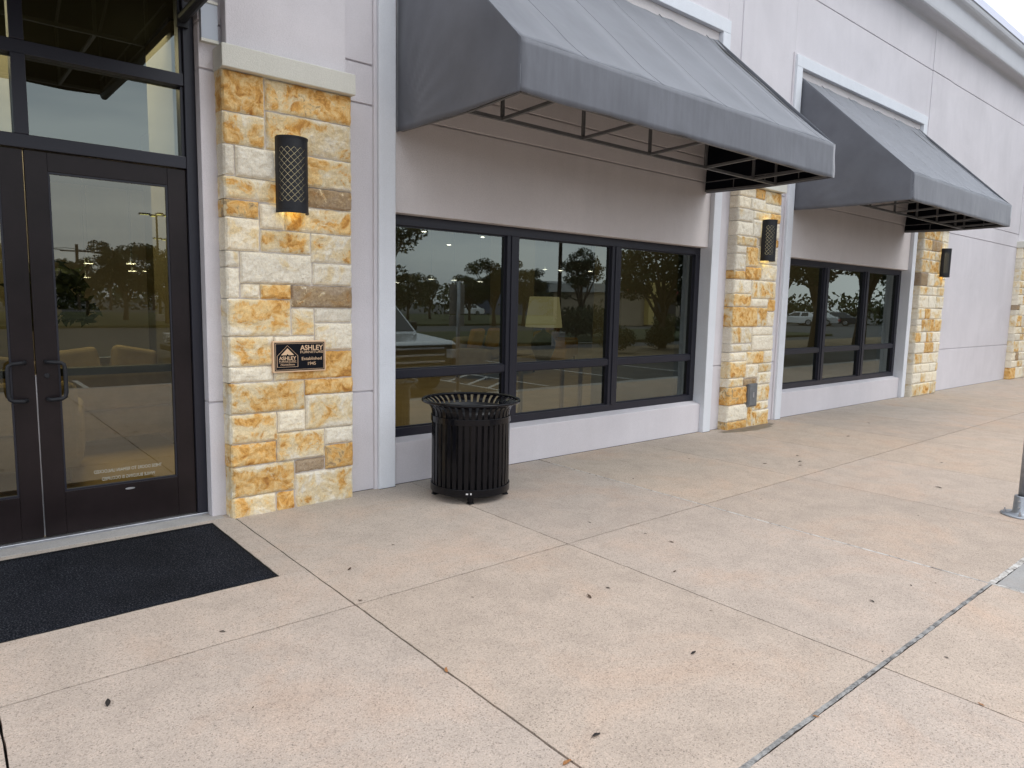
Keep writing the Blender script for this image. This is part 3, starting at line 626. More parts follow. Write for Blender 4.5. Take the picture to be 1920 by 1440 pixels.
# ================================================================== AWNINGS
M_seam = fabric('awning_seam', (0.095, 0.100, 0.118))
def awning(name, label, x0, x1, xt0, xt1, yf, zb, zv, yt, zt, fab, rib=0.87, midY=4.25):
    A = thing(name, label, 'awning', ((x0+x1)/2, yt, zb), 'awnings over the shop front')
    npan = max(2, round((x1-x0)/rib))
    def sag(u):   # fabric is stretched over rafters: slight hollow between them
        return -0.034*abs(math.sin(math.pi*((u*npan-0.42) % 1.0)))
    def fs(u, v):
        x = (x0+(x1-x0)*u)*(1-v)+(xt0+(xt1-xt0)*u)*v
        y = yf+(yt-yf)*v; z = zv+(zt-zv)*v
        P = Vector((x*2.2, y*2.2, z)); w_ = noise.noise(P)*0.006+noise.noise(P*3)*0.002
        sg = sag(u)*min(1, 6*min(v, 1-v)+0.15)
        if 0 < u < 1 and v > 0.999: z -= 0.03*abs(math.sin(math.pi*u*npan))+0.008*noise.noise(Vector((x*9, 0, 0)))
        n_ = Vector((0, -(zt-zv), (yt-yf))).normalized()*-1
        n_ = Vector((0, -0.7, 0.7))
        return (x, y+n_.y*(sg+w_), z+n_.z*(sg+w_))
    g = MB(); g.grid(fs, npan*12, 26); tp = g.build('canopy_slope', [fab, M_dark], A, smooth=True, solid=None)
    # seams as narrow welted strips lying on the slope
    for i in range(npan*1):
        uu = (i+0.74)/npan
        s_ = MB(); s_.grid(lambda a, b: tuple(Vector(fs(uu+(a-0.5)*0.0030, 0.004+b*0.992))+Vector((0, -0.0026, 0.0026))*(1 if 0.2 < a < 0.8 else -0.6)), 3, 26); s_.build('seam', M_seam, tp)
    def fv(u, v):
        x = x0+(x1-x0)*u; z = zv+(zb-zv)*v
        e = min(u, 1-u)*(x1-x0)
        dz = 0.0
        puck = math.exp(-e/0.16)*0.012*math.sin(x*60+z*14)
        wv = 0.010*noise.noise(Vector((x*1.7, z*3, 3)))+0.003*noise.noise(Vector((x*9, z*3, 5)))
        if v > 0.999: dz = 0.005*noise.noise(Vector((x*3, 8, 0)))-0.010*math.sin(math.pi*((u*npan) % 1))
        if v < 0.001: wv = puck = 0
        return (x, yf-0.004*v+wv*(0.3+v*0.7)*min(1, e*4)+puck*v, z+dz)
    g = MB(); g.grid(fv, npan*16, 10); g.build('valance', [fab, M_dark], A, smooth=True)
    for side_, xa, xb in ((0, x0, xt0), (1, x1, xt1)):
        def fe(u, v):    # u: front->wall, v: bottom->top edge
            y = yf+(yt-yf)*u; ztop = zv+(zt-zv)*u; z = zb+(ztop-zb)*v; x = xa+(xb-xa)*u*v
            env = min(1, u*8)*min(1, (1-u)*8)*min(1, (1-v)*6)
            w1 = 0.020*noise.noise(Vector((y*2.1, z*2.1, 5+side_*9)))
            # tension folds radiating from the lower wall corner
            ang = math.atan2(z-zb+0.001, yt-y+0.001); rad = math.hypot(z-zb, yt-y)
            w2 = 0.014*math.sin(ang*26+noise.noise(Vector((rad*2, ang, 1)))*1.5)*math.exp(-rad/0.35)*min(1, rad*8)
            return (x+(w1+w2)*(env*0.9+0.1), y, z-(0.015*math.sin(math.pi*u) if v < 0.001 else 0))
        g = MB(); g.grid(fe, 40, 40); g.build('end_panel', [fab, M_dark], A, smooth=True)
    for o in A.children:
        md = o.modifiers.new('solid', 'SOLIDIFY'); md.thickness = 0.004; md.offset = 0; 
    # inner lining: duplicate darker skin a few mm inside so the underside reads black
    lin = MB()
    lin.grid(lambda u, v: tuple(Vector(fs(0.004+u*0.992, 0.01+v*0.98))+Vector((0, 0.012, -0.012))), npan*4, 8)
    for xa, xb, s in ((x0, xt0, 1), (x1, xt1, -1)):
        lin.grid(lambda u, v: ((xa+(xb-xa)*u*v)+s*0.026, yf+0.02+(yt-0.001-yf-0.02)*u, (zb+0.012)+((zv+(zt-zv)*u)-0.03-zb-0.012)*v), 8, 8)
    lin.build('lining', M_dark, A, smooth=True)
    f_ = MB(); b = 0.026; i = 0.045
    f_.bar((x0+i, yf+i, zb+0.02), (x1-i, yf+i, zb+0.02), b); f_.bar((x0+i, midY, zb), (x1-i, midY, zb), b)
    for k_ in [-0.42]+list(range(npan))+[npan-0.42]:
        x = min(max(x0+(x1-x0)*(k_+0.42)/npan, x0+i), x1-i)
        f_.bar((x, yf+i, zb+0.02), (x, midY, zb), b*0.9); 
        zm = zv+(zt-zv)*(midY-yf)/(yt-yf)
        f_.bar((x, midY, zb), (x, midY, zm-0.04), b*0.9)
        f_.bar((x, yf+i, zb+0.02), (x, yf+i, zv-0.02), b*0.9)
        f_.bar((x, yf+i, zv-0.02), (x, yt-0.02, zt-0.05), b*0.9)
        if k_ != int(k_): f_.bar((x, midY, zb+0.002), (x, yt-0.02, zb+0.02), b*0.9)
    for xa in (x0+i+0.02, x1-i-0.02):
        f_.bar((xa, yf+i, zb+0.12), (xa, yt-0.03, zb+0.12), 0.010)
        for y in (yf+0.35, yf+0.75, yf+1.15): f_.bar((xa, y, zb+0.03), (xa, y, zb+0.12), 0.008)
    f_.build('frame', M_steel, A)
    return A
awning('window_awning', 'nearer grey canvas awning over the first big window behind the litter bin', 3.075, 7.43, 3.085, 7.50, 3.62, 2.975, 3.315, 5.187, 4.79, M_fab)
awning('window_awning', 'farther grey canvas awning over the second window between two stone pilasters', 9.48, 13.45, 9.475, 13.70, 3.61, 2.975, 3.305, 5.187, 4.80, M_fab)
awning('door_awning', 'black canvas canopy above the glass entrance doors', -0.55, 1.50, -0.55, 1.50, 2.70, 3.52, 4.1, 5.16, 5.3, M_fabd, 0.7, 4.5)

q = MB(); q.tube([(1.455, 5.25, 3.455), (1.462, 4.2, 3.47), (1.468, 2.75, 3.50)], 0.034, 12); q.box(1.42, 1.49, 5.235, 5.266, 3.40, 3.50)
arm = q.build('support_arm', M_lamp, [o for o in bpy.data.objects if o.name == 'door_awning'][0])

# ================================================================== WALL LAMPS
M_warm = emit('lamp_diffuser', (1.0, 0.86, 0.50), 0.62)
def sconce():
    Rr, H = 0.113, 0.53
    t = thing('wall_lamp', '', 'wall lamp', (0, 0, 0), 'black lattice wall lamps on the pilasters')
    def P(a, z, rr): return (rr*math.cos(a), -0.028-rr*math.sin(a)*0.92, z)
    sh = MB(); na = 28
    def band(z0, z1, ri, ro):
        vs = []; fs = []
        for k_ in range(na+1):
            a = math.pi*k_/na
            vs += [P(a, z0, ri), P(a, z0, ro), P(a, z1, ro), P(a, z1, ri)]
        for k_ in range(na):
            o = 4*k_; fs += [(o+e_, o+(e_+1) % 4, o+4+(e_+1) % 4, o+4+e_) for e_ in range(4)]
        fs += [(0, 3, 2, 1), (4*na, 4*na+1, 4*na+2, 4*na+3)]
        sh.add(vs, fs)
    band(-H/2, -H/2+0.075, Rr-0.004, Rr); band(H/2-0.075, H/2, Rr-0.004, Rr)
    band(-H/2-0.002, -H/2+0.012, Rr-0.006, Rr+0.003); band(H/2-0.012, H/2+0.002, Rr-0.006, Rr+0.003)
    sh.box(-Rr, -Rr+0.004, -0.03, 0.0, -H/2, H/2); sh.box(Rr-0.004, Rr, -0.03, 0.0, -H/2, H/2)
    sh.build('housing', M_lamp, t, bevel=0.0008)
    # lattice: diamond plates separated by fine slits
    la = MB(); cols = 6; rows = 8; z0, z1 = -H/2+0.075, H/2-0.075; a0, a1 = R(17), R(163)
    for sx_, (aa, ab) in ((0, (0, a0)), (1, (a1, math.pi))):
        for k_ in range(4):
            p, q_ = aa+(ab-aa)*k_/4, aa+(ab-aa)*(k_+1)/4
            la.add([P(p, z0, Rr-0.001), P(q_, z0, Rr-0.001), P(q_, z1, Rr-0.001), P(p, z1, Rr-0.001)], [(0, 1, 2, 3)])
    da = (a1-a0)/cols; dz = (z1-z0)/rows; s = 0.952
    for i in range(-1, 2*cols+2):
        for jx in range(-1, 2*rows+2):
            if (i+jx) % 2: continue
            ca, cz = a0+i*da/2, z0+jx*dz/2
            pts = [(ca-da/2*s, cz), (ca, cz-dz/2*s), (ca+da/2*s, cz), (ca, cz+dz/2*s)]
            pts = [(min(max(p[0], a0), a1), min(max(p[1], z0), z1)) for p in pts]
            if max(p[0] for p in pts)-min(p[0] for p in pts) < 1e-4 or max(p[1] for p in pts)-min(p[1] for p in pts) < 1e-4: continue
            cc = (min(max(ca, a0), a1), min(max(cz, z0), z1))
            la.add([P(*p, Rr-0.001) for p in pts]+[P(*cc, Rr-0.001)], [(0, 1, 4), (1, 2, 4), (2, 3, 4), (3, 0, 4)])
    la.build('lattice_shade', M_lamp, t, solid=0.0015)
    di = MB(); di.add([P(math.pi*k_/12, z, 0.085) for k_ in range(13) for z in (-H/2+0.06, H/2-0.06)], [(2*k_, 2*k_+2, 2*k_+3, 2*k_+1) for k_ in range(12)])
    di.build('diffuser', M_warm, t, smooth=True)
    bp = MB(); bp.box(-0.06, 0.06, -0.006, 0.002, -0.16, 0.16); bp.build('back_plate', M_lamp, t)
    return t
lamp0 = sconce()
lamp_pos = [(2.105, 2.475, 'wall lamp with black lattice shade above the bronze plaque on the nearest stone pilaster', 1.9),
            (8.60, 2.478, 'black lattice wall lamp on the stone pilaster with the grey outlet box', 1.9),
            (14.93, 2.515, 'smallest looking lattice wall lamp, on the pilaster beyond the farther window', 1.2)]
for i, (x, z, lab, pw) in enumerate(lamp_pos):
    o = lamp0 if i == 0 else copy_tree(lamp0)
    o.location = (x, Ypl-0.016, z); o['label'] = lab
    for s in (-1, 1):
        L_ = bpy.data.lights.new('lamp_bulb', 'POINT'); L_.energy = pw*(0.24 if s < 0 else 0.15); L_.color = (1.0, 0.76, 0.27); L_.shadow_soft_size = 0.018
        lo = bpy.data.objects.new('bulb', L_); C.objects.link(lo); lo.parent = o; lo.location = (0, -0.062, s*0.222)

# ================================================================== PLAQUE
PX0, PX1, PZ0, PZ1 = 1.945, 2.357, 1.050, 1.283; PY = 5.02
pl = thing('plaque', 'black and bronze plaque with raised lettering fixed on the nearest stone pilaster', 'plaque', ((PX0+PX1)/2, PY, PZ0))
q = MB(); q.box(PX0, PX1, PY, 5.06, PZ0, PZ1); q.build('bronze_border', M_brass, pl, bevel=0.002)
q = MB(); q.box(PX0+0.011, PX1-0.011, PY-0.0015, PY-0.0002, PZ0+0.011, PZ1-0.011); q.build('black_field', M_plq, pl)
q = MB(); a, b, c, d_ = PX0+0.018, PX1-0.018, PZ0+0.018, PZ1-0.018; tt = 0.0022; y0, y1 = PY-0.003, PY-0.0016
q.box(a, b, y0, y1, c, c+tt); q.box(a, b, y0, y1, d_-tt, d_); q.box(a, a+tt, y0, y1, c+tt, d_-tt); q.box(b-tt, b, y0, y1, c+tt, d_-tt)
q.build('inner_line', M_brass, pl)
# house emblem
hx0, hx1 = PX0+0.030, PX0+0.188; hz0, hzs, hzt = PZ0+0.040, PZ0+0.122, PZ1-0.034; hc = (hx0+hx1)/2
q = MB(); tt = 0.0030
for p0, p1 in (((hx0, hz0), (hx1, hz0)), ((hx0, hz0), (hx0, hzs)), ((hx1, hz0), (hx1, hzs)), ((hx0, hzs), (hc, hzt)), ((hx1, hzs), (hc, hzt))):
    q.bar((p0[0], PY-0.0026, p0[1]), (p1[0], PY-0.0026, p1[1]), tt, 0.0018)
q.bar((hx0+0.012, PY-0.0026, hz0+0.032), (hx1-0.012, PY-0.0026, hz0+0.032), 0.002, 0.0018)
q.prism([(hc-0.050, hzs+0.006), (hc-0.008, hzs+0.006), (hc, hzs+0.016), (hc+0.008, hzs+0.006), (hc+0.050, hzs+0.006), (hc, hzt-0.020)], 'y', PY-0.0035, PY-0.0016)
q.build('house_emblem', M_brass, pl)
ty = PY-0.0028
text_obj('lettering', 'ASHLEY', hc, hz0+0.053, ty, 0.036, M_brass, pl, bold=0.0006, width=0.132)
text_obj('lettering', 'FURNITURE', hc, hz0+0.037, ty, 0.016, M_brass, pl, width=0.128)
text_obj('lettering', 'HomeStore', hc, hz0+0.011, ty, 0.020, M_brass, pl, width=0.110, shear=0.4)
rx = (hx1+0.012+PX1-0.024)/2
text_obj('lettering', 'ASHLEY', rx+0.004, PZ1-0.070, ty, 0.052, M_brass, pl, bold=0.0010, width=0.182)
text_obj('lettering', 'FURNITURE', rx+0.006, PZ1-0.094, ty, 0.026, M_brass, pl, width=0.182)
text_obj('lettering', 'Established', rx+0.004, PZ1-0.146, ty, 0.034, M_brass, pl, width=0.158)
text_obj('lettering', '1945', rx+0.004, PZ1-0.184, ty, 0.034, M_brass, pl, width=0.062)

# ================================================================== LITTER BIN
BX, BY = 3.42, 4.565
bn = thing('litter_bin', 'black slatted steel litter bin with flared rim standing before the first window', 'trash can', (BX, BY, 0))
def bp(rr, a, z): return (BX+rr*math.cos(a), BY+rr*math.sin(a), z)
prof_s = [(0.318, 0.075), (0.318, 0.30), (0.318, 0.55), (0.318, 0.66), (0.318, 0.70), (0.322, 0.725), (0.332, 0.748), (0.350, 0.768), (0.374, 0.784), (0.392, 0.792)]
ns = 40
sl_ = MB()
for k_ in range(ns):
    a = 2*math.pi*(k_+0.3)/ns; hw = 0.0165
    ta = Vector((-math.sin(a), math.cos(a), 0)); ra = Vector((math.cos(a), math.sin(a), 0)); vs = []
    for rr, z in prof_s:
        w_ = hw*(1+(rr-0.318)*2.2); c = Vector((BX, BY, z))+ra*rr
        vs += [c-ta*w_-ra*0.003, c+ta*w_-ra*0.003, c+ta*w_+ra*0.003, c-ta*w_+ra*0.003]
    n = len(prof_s); fs = [(4*i+e_, 4*i+(e_+1) % 4, 4*i+4+(e_+1) % 4, 4*i+4+e_) for i in range(n-1) for e_ in range(4)]+[(3, 2, 1, 0), (4*n-4, 4*n-3, 4*n-2, 4*n-1)]
    s1 = MB(); s1.add(vs, fs); s1.build('slat', M_blk, bn, bevel=0.0012, seg=1)
def ring(z0, z1, ri, ro, name, bev=0.002):
    q = MB(); q.lathe([(ri, z0), (ro, z0), (ro, z1), (ri, z1), (ri, z0)], BX, BY, 72); return q.build(name, M_blk, bn, weld=True, bevel=bev)
ring(0.060, 0.120, 0.308, 0.330, 'base_ring'); ring(0.632, 0.682, 0.3215, 0.329, 'band')
q = MB(); q.tube([bp(0.395, 2*math.pi*i/72, 0.800) for i in range(72)], 0.0125, 12, closed=True); q.build('rim', M_blk, bn, smooth=True)
q = MB(); q.lathe([(0.0, 0.09), (0.26, 0.09), (0.275, 0.11), (0.288, 0.70), (0.296, 0.735), (0.300, 0.738), (0.298, 0.70), (0.27, 0.13), (0.0, 0.12)], BX, BY, 48)
q.build('liner', mottled('liner_black', (0.009, 0.009, 0.011), (0.02, 0.02, 0.022), 8, 0.35, 60, 0.05), bn, smooth=True)
q = MB(); q.lathe([(0.0, 0.062), (0.315, 0.062), (0.315, 0.070), (0.0, 0.070)], BX, BY, 48); q.build('base_plate', M_blk, bn)
for a in (-126, -36, 54, 144):
    q = MB(); a = R(a); c = Vector(bp(0.290, a, 0.0)); 
    q.bar(c+Vector((0, 0, 0)), c+Vector((0, 0, 0.012)), 0.046); q.bar(c+Vector((0, 0, 0.012)), c+Vector((0, 0, 0.062)), 0.036); q.build('foot', M_blk, bn, bevel=0.003)
for da, w_, hh, nm in ((-0.010, 0.011, 0.014, 'sticker'), (-0.105, 0.018, 0.012, 'maker_label')):
    a = R(-126)+da+0.02; q = MB(); aw = w_/0.33
    q.add([bp(0.3312, a-aw/2, 0.084), bp(0.3312, a+aw/2, 0.084), bp(0.3312, a+aw/2, 0.084+hh), bp(0.3312, a-aw/2, 0.084+hh)], [(0, 1, 2, 3)])
    q.build(nm, M_white, bn, solid=0.0006)

# ================================================================== OUTLET BOX, POST
M_boxg = mottled('grey_box_paint', (0.13, 0.135, 0.14), (0.19, 0.195, 0.20), 14, 0.5, 60, 0.05)
ob = thing('outlet_box', 'grey metal outlet box low on the stone pilaster between the awnings', 'outlet box', (8.5, 5.03, 0.3))
q = MB(); q.box(8.375, 8.595, 5.018, 5.06, 0.275, 0.585); q.build('box_body', M_boxg, ob, bevel=0.008)
q = MB(); q.box(8.392, 8.578, 5.010, 5.0175, 0.292, 0.568); q.build('cover', M_boxg, ob, bevel=0.004)
q = MB(); q.box(8.47, 8.50, 5.004, 5.0095, 0.40, 0.47); q.build('latch', M_alu, ob, bevel=0.002)
po = thing('sign_post', 'grey galvanised steel post on a bolted flange at the pavement edge', 'post', (6.60, 1.50, 0))
q = MB(); q.tube([(6.60, 1.50, 0.12), (6.60, 1.50, 1.92)], 0.031, 24); q.build('pole', M_galv, po, smooth=True)
q = MB(); q.lathe([(0.0, 0.0), (0.135, 0.0), (0.138, 0.006), (0.132, 0.012), (0.075, 0.016), (0.058, 0.030), (0.055, 0.150), (0.050, 0.160), (0.036, 0.160)], 6.60, 1.50, 32); q.build('base_flange', M_galv, po, smooth=True)
for a in (30, 110, 190, 260, 320):
    q = MB(); c = (6.60+0.108*math.cos(R(a)), 1.50+0.108*math.sin(R(a))); q.tube([(c[0], c[1], 0.010), (c[0], c[1], 0.034)], 0.010, 6); q.tube([(c[0], c[1], 0.034), (c[0], c[1], 0.050)], 0.005, 8); q.build('bolt', M_alu, po)
for z in (0.075, 0.125):
    q = MB(); q.tube([(6.545, 1.50, z), (6.525, 1.503, z)], 0.007, 6); q.build('set_screw', M_alu, po)
q = MB(); q.box(6.45, 6.75, 1.457, 1.460, 1.40, 1.87); q.build('sign_plate', M_galv, po, bevel=0.001)
q = MB(); q.box(6.45, 6.75, 1.457, 1.460, 1.20, 1.38); q.build('lower_plate', M_galv, po, bevel=0.001)

# ================================================================== LEAVES
def leaf_mesh(i):
    rnd = random.Random(i); n = 10; L_ = 0.05; vs = []; fs = []; w0 = rnd.uniform(0.010, 0.016); cu = rnd.uniform(0.006, 0.014); bend = rnd.uniform(-0.010, 0.010)
    for k_ in range(n+1):
        t = k_/n; w_ = w0*math.sin(math.pi*t)**0.7*(1+0.12*math.sin(9*t+i)); x = (t-0.5)*L_; y = bend*math.sin(math.pi*t)
        z = 0.004+cu*(t-0.4)**2*3+0.002*math.sin(7*t+i)
        vs += [(x, y-w_, z+0.005*(w_/w0)), (x, y, z), (x, y+w_, z+0.006*(w_/w0))]
    for k_ in range(n): o = 3*k_; fs += [(o, o+3, o+4, o+1), (o+1, o+4, o+5, o+2)]
    o = len(vs); vs += [(L_*0.5, -0.0006, 0.006), (L_*0.5, 0.0006, 0.006), (L_*0.66, 0.003, 0.002), (L_*0.66, 0.0018, 0.002)]; fs.append((o, o+1, o+2, o+3))
    return vs, fs
M_leaf = [mottled('dead_leaf_brown', (0.055, 0.035, 0.025), (0.11, 0.065, 0.04), 60, 0.85, 200, 0.3), mottled('dead_leaf_dark', (0.018, 0.016, 0.016), (0.04, 0.032, 0.028), 60, 0.8, 200, 0.3), mottled('dead_leaf_orange', (0.30, 0.12, 0.04), (0.38, 0.20, 0.09), 60, 0.85, 200, 0.3)]
protos = []
for i in range(3):
    vs, fs = leaf_mesh(i+3); q = MB(); q.add(vs, fs); o = q.build('fallen_leaf', M_leaf[i], solid=0.0006, smooth=True); protos.append(o)
LV = [(0.466, 2.974, 1, 1.15), (1.012, 3.314, 1, .7), (1.856, 3.662, 0, .8), (1.70, 3.23, 0, .6), (1.655, 2.36, 2, .8), (1.634, 1.593, 2, .8), (2.712, 2.514, 0, .95), (2.887, 2.535, 1, .6), (3.396, 2.456, 0, .55), (2.645, 1.787, 1, .8),
      (2.704, 1.614, 1, .3), (1.831, 1.638, 1, .9), (2.603, 1.181, 2, .55), (3.921, 1.52, 1, .7), (3.372, 1.242, 1, .3), (3.812, 2.794, 0, .8), (3.807, 3.017, 1, .5), (3.671, 3.429, 1, .6), (6.963, 3.528, 1, 1.1), (7.0, 2.225, 1, 1.2),
      (3.229, 0.797, 2, .55), (3.55, 1.03, 1, .5), (2.278, 3.874, 1, .5), (4.341, 1.476, 1, .45), (4.50, 1.40, 1, .35), (4.948, 4.09, 1, .6), (6.556, 3.694, 0, .9), (7.219, 3.692, 1, .9), (6.80, 3.44, 0, .8), (5.9, 2.0, 1, .5),
      (3.1, 2.0, 0, .35), (2.2, 2.9, 0, .4), (5.3, 3.0, 1, .5), (8.9, 3.9, 1, .9), (0.9, 2.6, 0, .3), (8.2, 2.6, 1, .7), (6.1, 4.3, 1, .6), (10.2, 4.2, 1, .9)]
glab = {0: 'small brown curled dead leaf on the pale pavement', 1: 'small near black dried leaf on the pale pavement', 2: 'tiny orange brown dry leaf on the pale pavement'}
ggrp = {0: 'brown dead leaves on the pavement', 1: 'blackened dead leaves on the pavement', 2: 'orange dead leaves on the pavement'}
used = set()
LL = '''beside the left foreground joint, biggest dark one below the mat|alone in the pavement just below the mat's lower edge|right of the mat corner, near the bin side joint|at the crossing of the two thin dark joints|on the dark slanting joint below its crossing|on the dark slanting joint at the bottom edge|largest brown one in the middle of the big centre slab|just behind the larger brown one on the centre slab|right of centre, on the far side of the middle joint|lone dark one in the centre of the foreground slab|tiny speck below the lone foreground one|near the bottom edge, biggest dark one right of the slanting joint|beside the crumbling sealed joint near the bottom edge|on the slab left of where the two white joints meet|speck beside the crossing on the crumbling joint|upper one of two between the thin joint and white joint|behind the brown one near the white joint|just in front of the litter bin to its right|beyond the white joint, largest of the far cluster|long one on the slab left of the steel post|on the thin joint at the lower right|at the right of the crumbling joint near the thin joint|between the mat corner and the litter bin|left speck of the pair near the white joint corner|right speck of the pair near the white joint corner|near the window wall on the grey part of pavement|leftmost of the far cluster beyond the white joint|farthest of the cluster below the second pilaster|nearest of the cluster below the second pilaster|between white joint and steel post|fleck on the right half of the centre slab|fleck left of the centre slab near the joint|fleck just beyond the long white joint|beyond the second pilaster, towards the farther window|fleck on the slab below the mat|far out beyond the steel post|close to the second pilaster's left foot|farthest of all, below the farther window'''.split('|')
for (x, y, ty_, sc), lw in zip(LV, LL):
    o = protos[ty_] if ty_ not in used else protos[ty_].copy()
    if ty_ in used: C.objects.link(o)
    used.add(ty_); o.location = (x, y, 0.0005); o.rotation_euler = (0, 0, random.uniform(0, 6.28)); o.scale = (sc*1.0, sc*0.66, sc*0.7)
    tag(o, ('brown', 'dark', 'orange')[ty_]+' leaf '+lw, 'leaf', 'dead leaves scattered on the pavement')

# ================================================================== SHOWROOM INTERIOR (seen through the glass)
M_ifl = mottled('showroom_floor', (0.40, 0.29, 0.14), (0.50, 0.37, 0.20), 2.0, 0.6, 60, 0.05)
M_iw = mottled('showroom_wall', (0.24, 0.22, 0.165), (0.29, 0.265, 0.20), 1.0, 0.9, 60, 0.05)
M_ic = mottled('showroom_ceiling', (0.05, 0.055, 0.055), (0.07, 0.075, 0.075), 1.0, 0.9, 60, 0.05)
q = MB(); q.box(-11.8, 44.8, 5.53, 20.3, -0.2, -0.004); q.build('showroom_floor', M_ifl, B)
q = MB(); q.box(-11.8, 44.8, 5.53, 20.3, 4.25, 4.4); q.build('showroom_ceiling', M_ic, B)
for x0, x1, y0, y1 in ((0.55, 1.0, 9.5, 9.9), (3.0, 3.9, 12.5, 13.4), (2.0, 2.25, 7.6, 8.6), (7.42, 8.6, 5.54, 7.0), (13.55, 14.8, 5.54, 7.4), (10.4, 11.2, 12.5, 13.2), (5.2, 5.8, 15.5, 16.1)):
    q = MB(); q.box(x0, x1, y0, y1, -0.003, 4.249); q.build('showroom_column', M_iw, B, bevel=0.01)
for x0, x1, y in ((-8, 1.2, 17), (8.5, 16, 19.6)):
    q = MB(); q.box(x0, x1, y, y+0.15, -0.003, 4.249); q.build('partition_wall', M_iw, B)
M_spot = emit('downlight', (1.0, 0.97, 0.90), 38)
cl0 = thing('ceiling_light', '', 'ceiling light', (0, 0, 0), 'small round lights hanging in the showroom')
q = MB(); q.lathe([(0.0, -0.005), (0.075, -0.005), (0.075, -0.012), (0.0, -0.012)], 0, 0, 16); q.build('lens', M_spot, cl0)
q = MB(); q.lathe([(0.076, 0.0), (0.10, 0.0), (0.10, -0.02), (0.076, -0.02), (0.076, 0.0)], 0, 0, 20); q.build('trim_ring', M_white, cl0)
CL = [(11.96, 18.5, 3.73, 'top left of the first window, left one of two'), (14.23, 18.5, 3.73, 'top left pane of the first window, right one of two'), (12.9, 18.5, 3.39, 'left pane, just under the two top lights'), (22.75, 18.5, 3.68, 'top left of the right pane of the first window'), (24.98, 18.5, 3.83, 'top right of the right pane of the first window'),
      (10.59, 16.0, 2.2, 'left one of three in a row in the left pane'), (11.33, 16.0, 2.2, 'middle one of three in a row in the left pane'), (12.24, 16.0, 2.19, 'right one of three in a row in the left pane'), (14.75, 16.0, 2.65, 'left one of a pair in the middle pane'), (15.42, 16.0, 2.65, 'right one of a pair in the middle pane'), (16.77, 16.0, 2.68, 'lone one at the right of the middle pane'),
      (19.03, 16.0, 2.78, 'left one of a pair low in the right pane'), (20.35, 16.0, 2.84, 'right one of a pair low in the right pane'), (2.55, 16.0, 2.21, 'upper left one in the right door glass'), (3.3, 16.0, 2.24, 'upper right one in the right door glass'), (3.28, 15.8, 2.09, 'lower right one in the right door glass'), (2.49, 16.0, 1.94, 'lowest left one in the right door glass'), (3.61, 16.0, 2.1, 'rightmost one in the right door glass'), (9.5, 16.0, 2.07, 'at the left jamb of the first window')]
for i, (x, y, z, w_) in enumerate(CL):
    o = cl0 if i == 0 else copy_tree(cl0); o.location = (x, y, z)
    o['label'] = 'small bright shop light, '+w_; o['group'] = 'small round lights hanging in the showroom'
    q = MB(); q.tube([(x, y, z+0.001), (x, y, 4.249)], 0.006, 6); q.build('rod', M_ic, o)
for x, y in ((1, 9), (6, 9), (12, 9.5), (6, 15)):  # added overhead area fills that brighten the interior, no fixtures of their own
    L_ = bpy.data.lights.new('showroom_fill', 'AREA'); L_.energy = 110 if x == 1 else 42; L_.size = 2.5; L_.color = (1, 0.86, 0.62)
    lo = bpy.data.objects.new('showroom_fill', L_); C.objects.link(lo); lo.location = (x, y, 4.15)
M_up = mottled('beige_upholstery', (0.36, 0.29, 0.20), (0.46, 0.38, 0.27), 6, 0.95, 150, 0.3)
M_yel = mottled('mustard_upholstery', (0.50, 0.27, 0.05), (0.60, 0.36, 0.09), 6, 0.95, 150, 0.3)
M_wood = mottled('dark_wood', (0.05, 0.03, 0.02), (0.09, 0.055, 0.03), 8, 0.4, 60, 0.1)
def sofa(x, y, rot, w, label, up, cush):
    t = thing('sofa', label, 'sofa', (x, y, 0))
    def P(a, b, c, d_, e_, f_, nm, mt, bv=0.04):
        q = MB(); q.box(x+a, x+b, y+c, y+d_, e_, f_); o = q.build(nm, mt, t, bevel=bv, seg=4); return o
    P(-w/2, w/2, -0.45, 0.45, 0.12, 0.42, 'base', up); P(-w/2+0.2, w/2-0.2, -0.22, 0.44, 0.425, 0.56, 'seat_cushion', up, 0.06)
    P(-w/2, w/2, -0.47, -0.24, 0.425, 0.86, 'backrest', up, 0.09); P(-w/2-0.02, -w/2+0.2, -0.46, 0.46, 0.13, 0.64, 'armrest', up, 0.08); P(w/2-0.2, w/2+0.02, -0.46, 0.46, 0.13, 0.64, 'armrest', up, 0.08)
    n = int(w/0.62)
    for i in range(n):
        cx = -w/2+0.45+(w-0.9)*i/max(1, n-1)
        c = MB(); c.box(-0.23, 0.23, -0.07, 0.07, -0.22, 0.22); o = c.build('throw_pillow', cush, t, bevel=0.06, seg=4)
        o.parent = t; o.matrix_parent_inverse = Matrix.Identity(4); o.location = (cx, -0.12, 0.82); o.rotation_euler = (R(-16), R(random.uniform(-14, 14)), 0)
    for sx in (-1, 1):
        for sy in (-1, 1):
            c = MB(); c.tube([(x+sx*(w/2-0.1), y+sy*0.36, 0), (x+sx*(w/2-0.1), y+sy*0.36, 0.12)], 0.025, 8); c.build('leg', M_wood, t)
    t.rotation_euler = (0, 0, R(rot)); return t
sofa(1.7, 8.5, 8, 2.0, 'beige sofa inside the shop behind the right glass door', M_up, M_up)
sofa(0.2, 7.4, -10, 1.7, 'low tan sofa inside the shop behind the left glass door', M_up, M_up)
sofa(9.7, 12.0, 200, 2.3, 'pale sofa with mustard pillows behind the first window', M_up, M_yel)
sofa(13.4, 14.0, 215, 2.0, 'mustard yellow sofa deeper in the shop beyond the table lamp', M_yel, M_yel)
sofa(14.0, 9.0, 180, 2.0, 'beige sofa behind the farther window', M_up, M_up)
M_shade = emit('lit_linen_shade', (1.0, 0.86, 0.48), 0.26)
M_shl = emit('lit_lamp_shade', (1.0, 0.55, 0.14), 1.3)
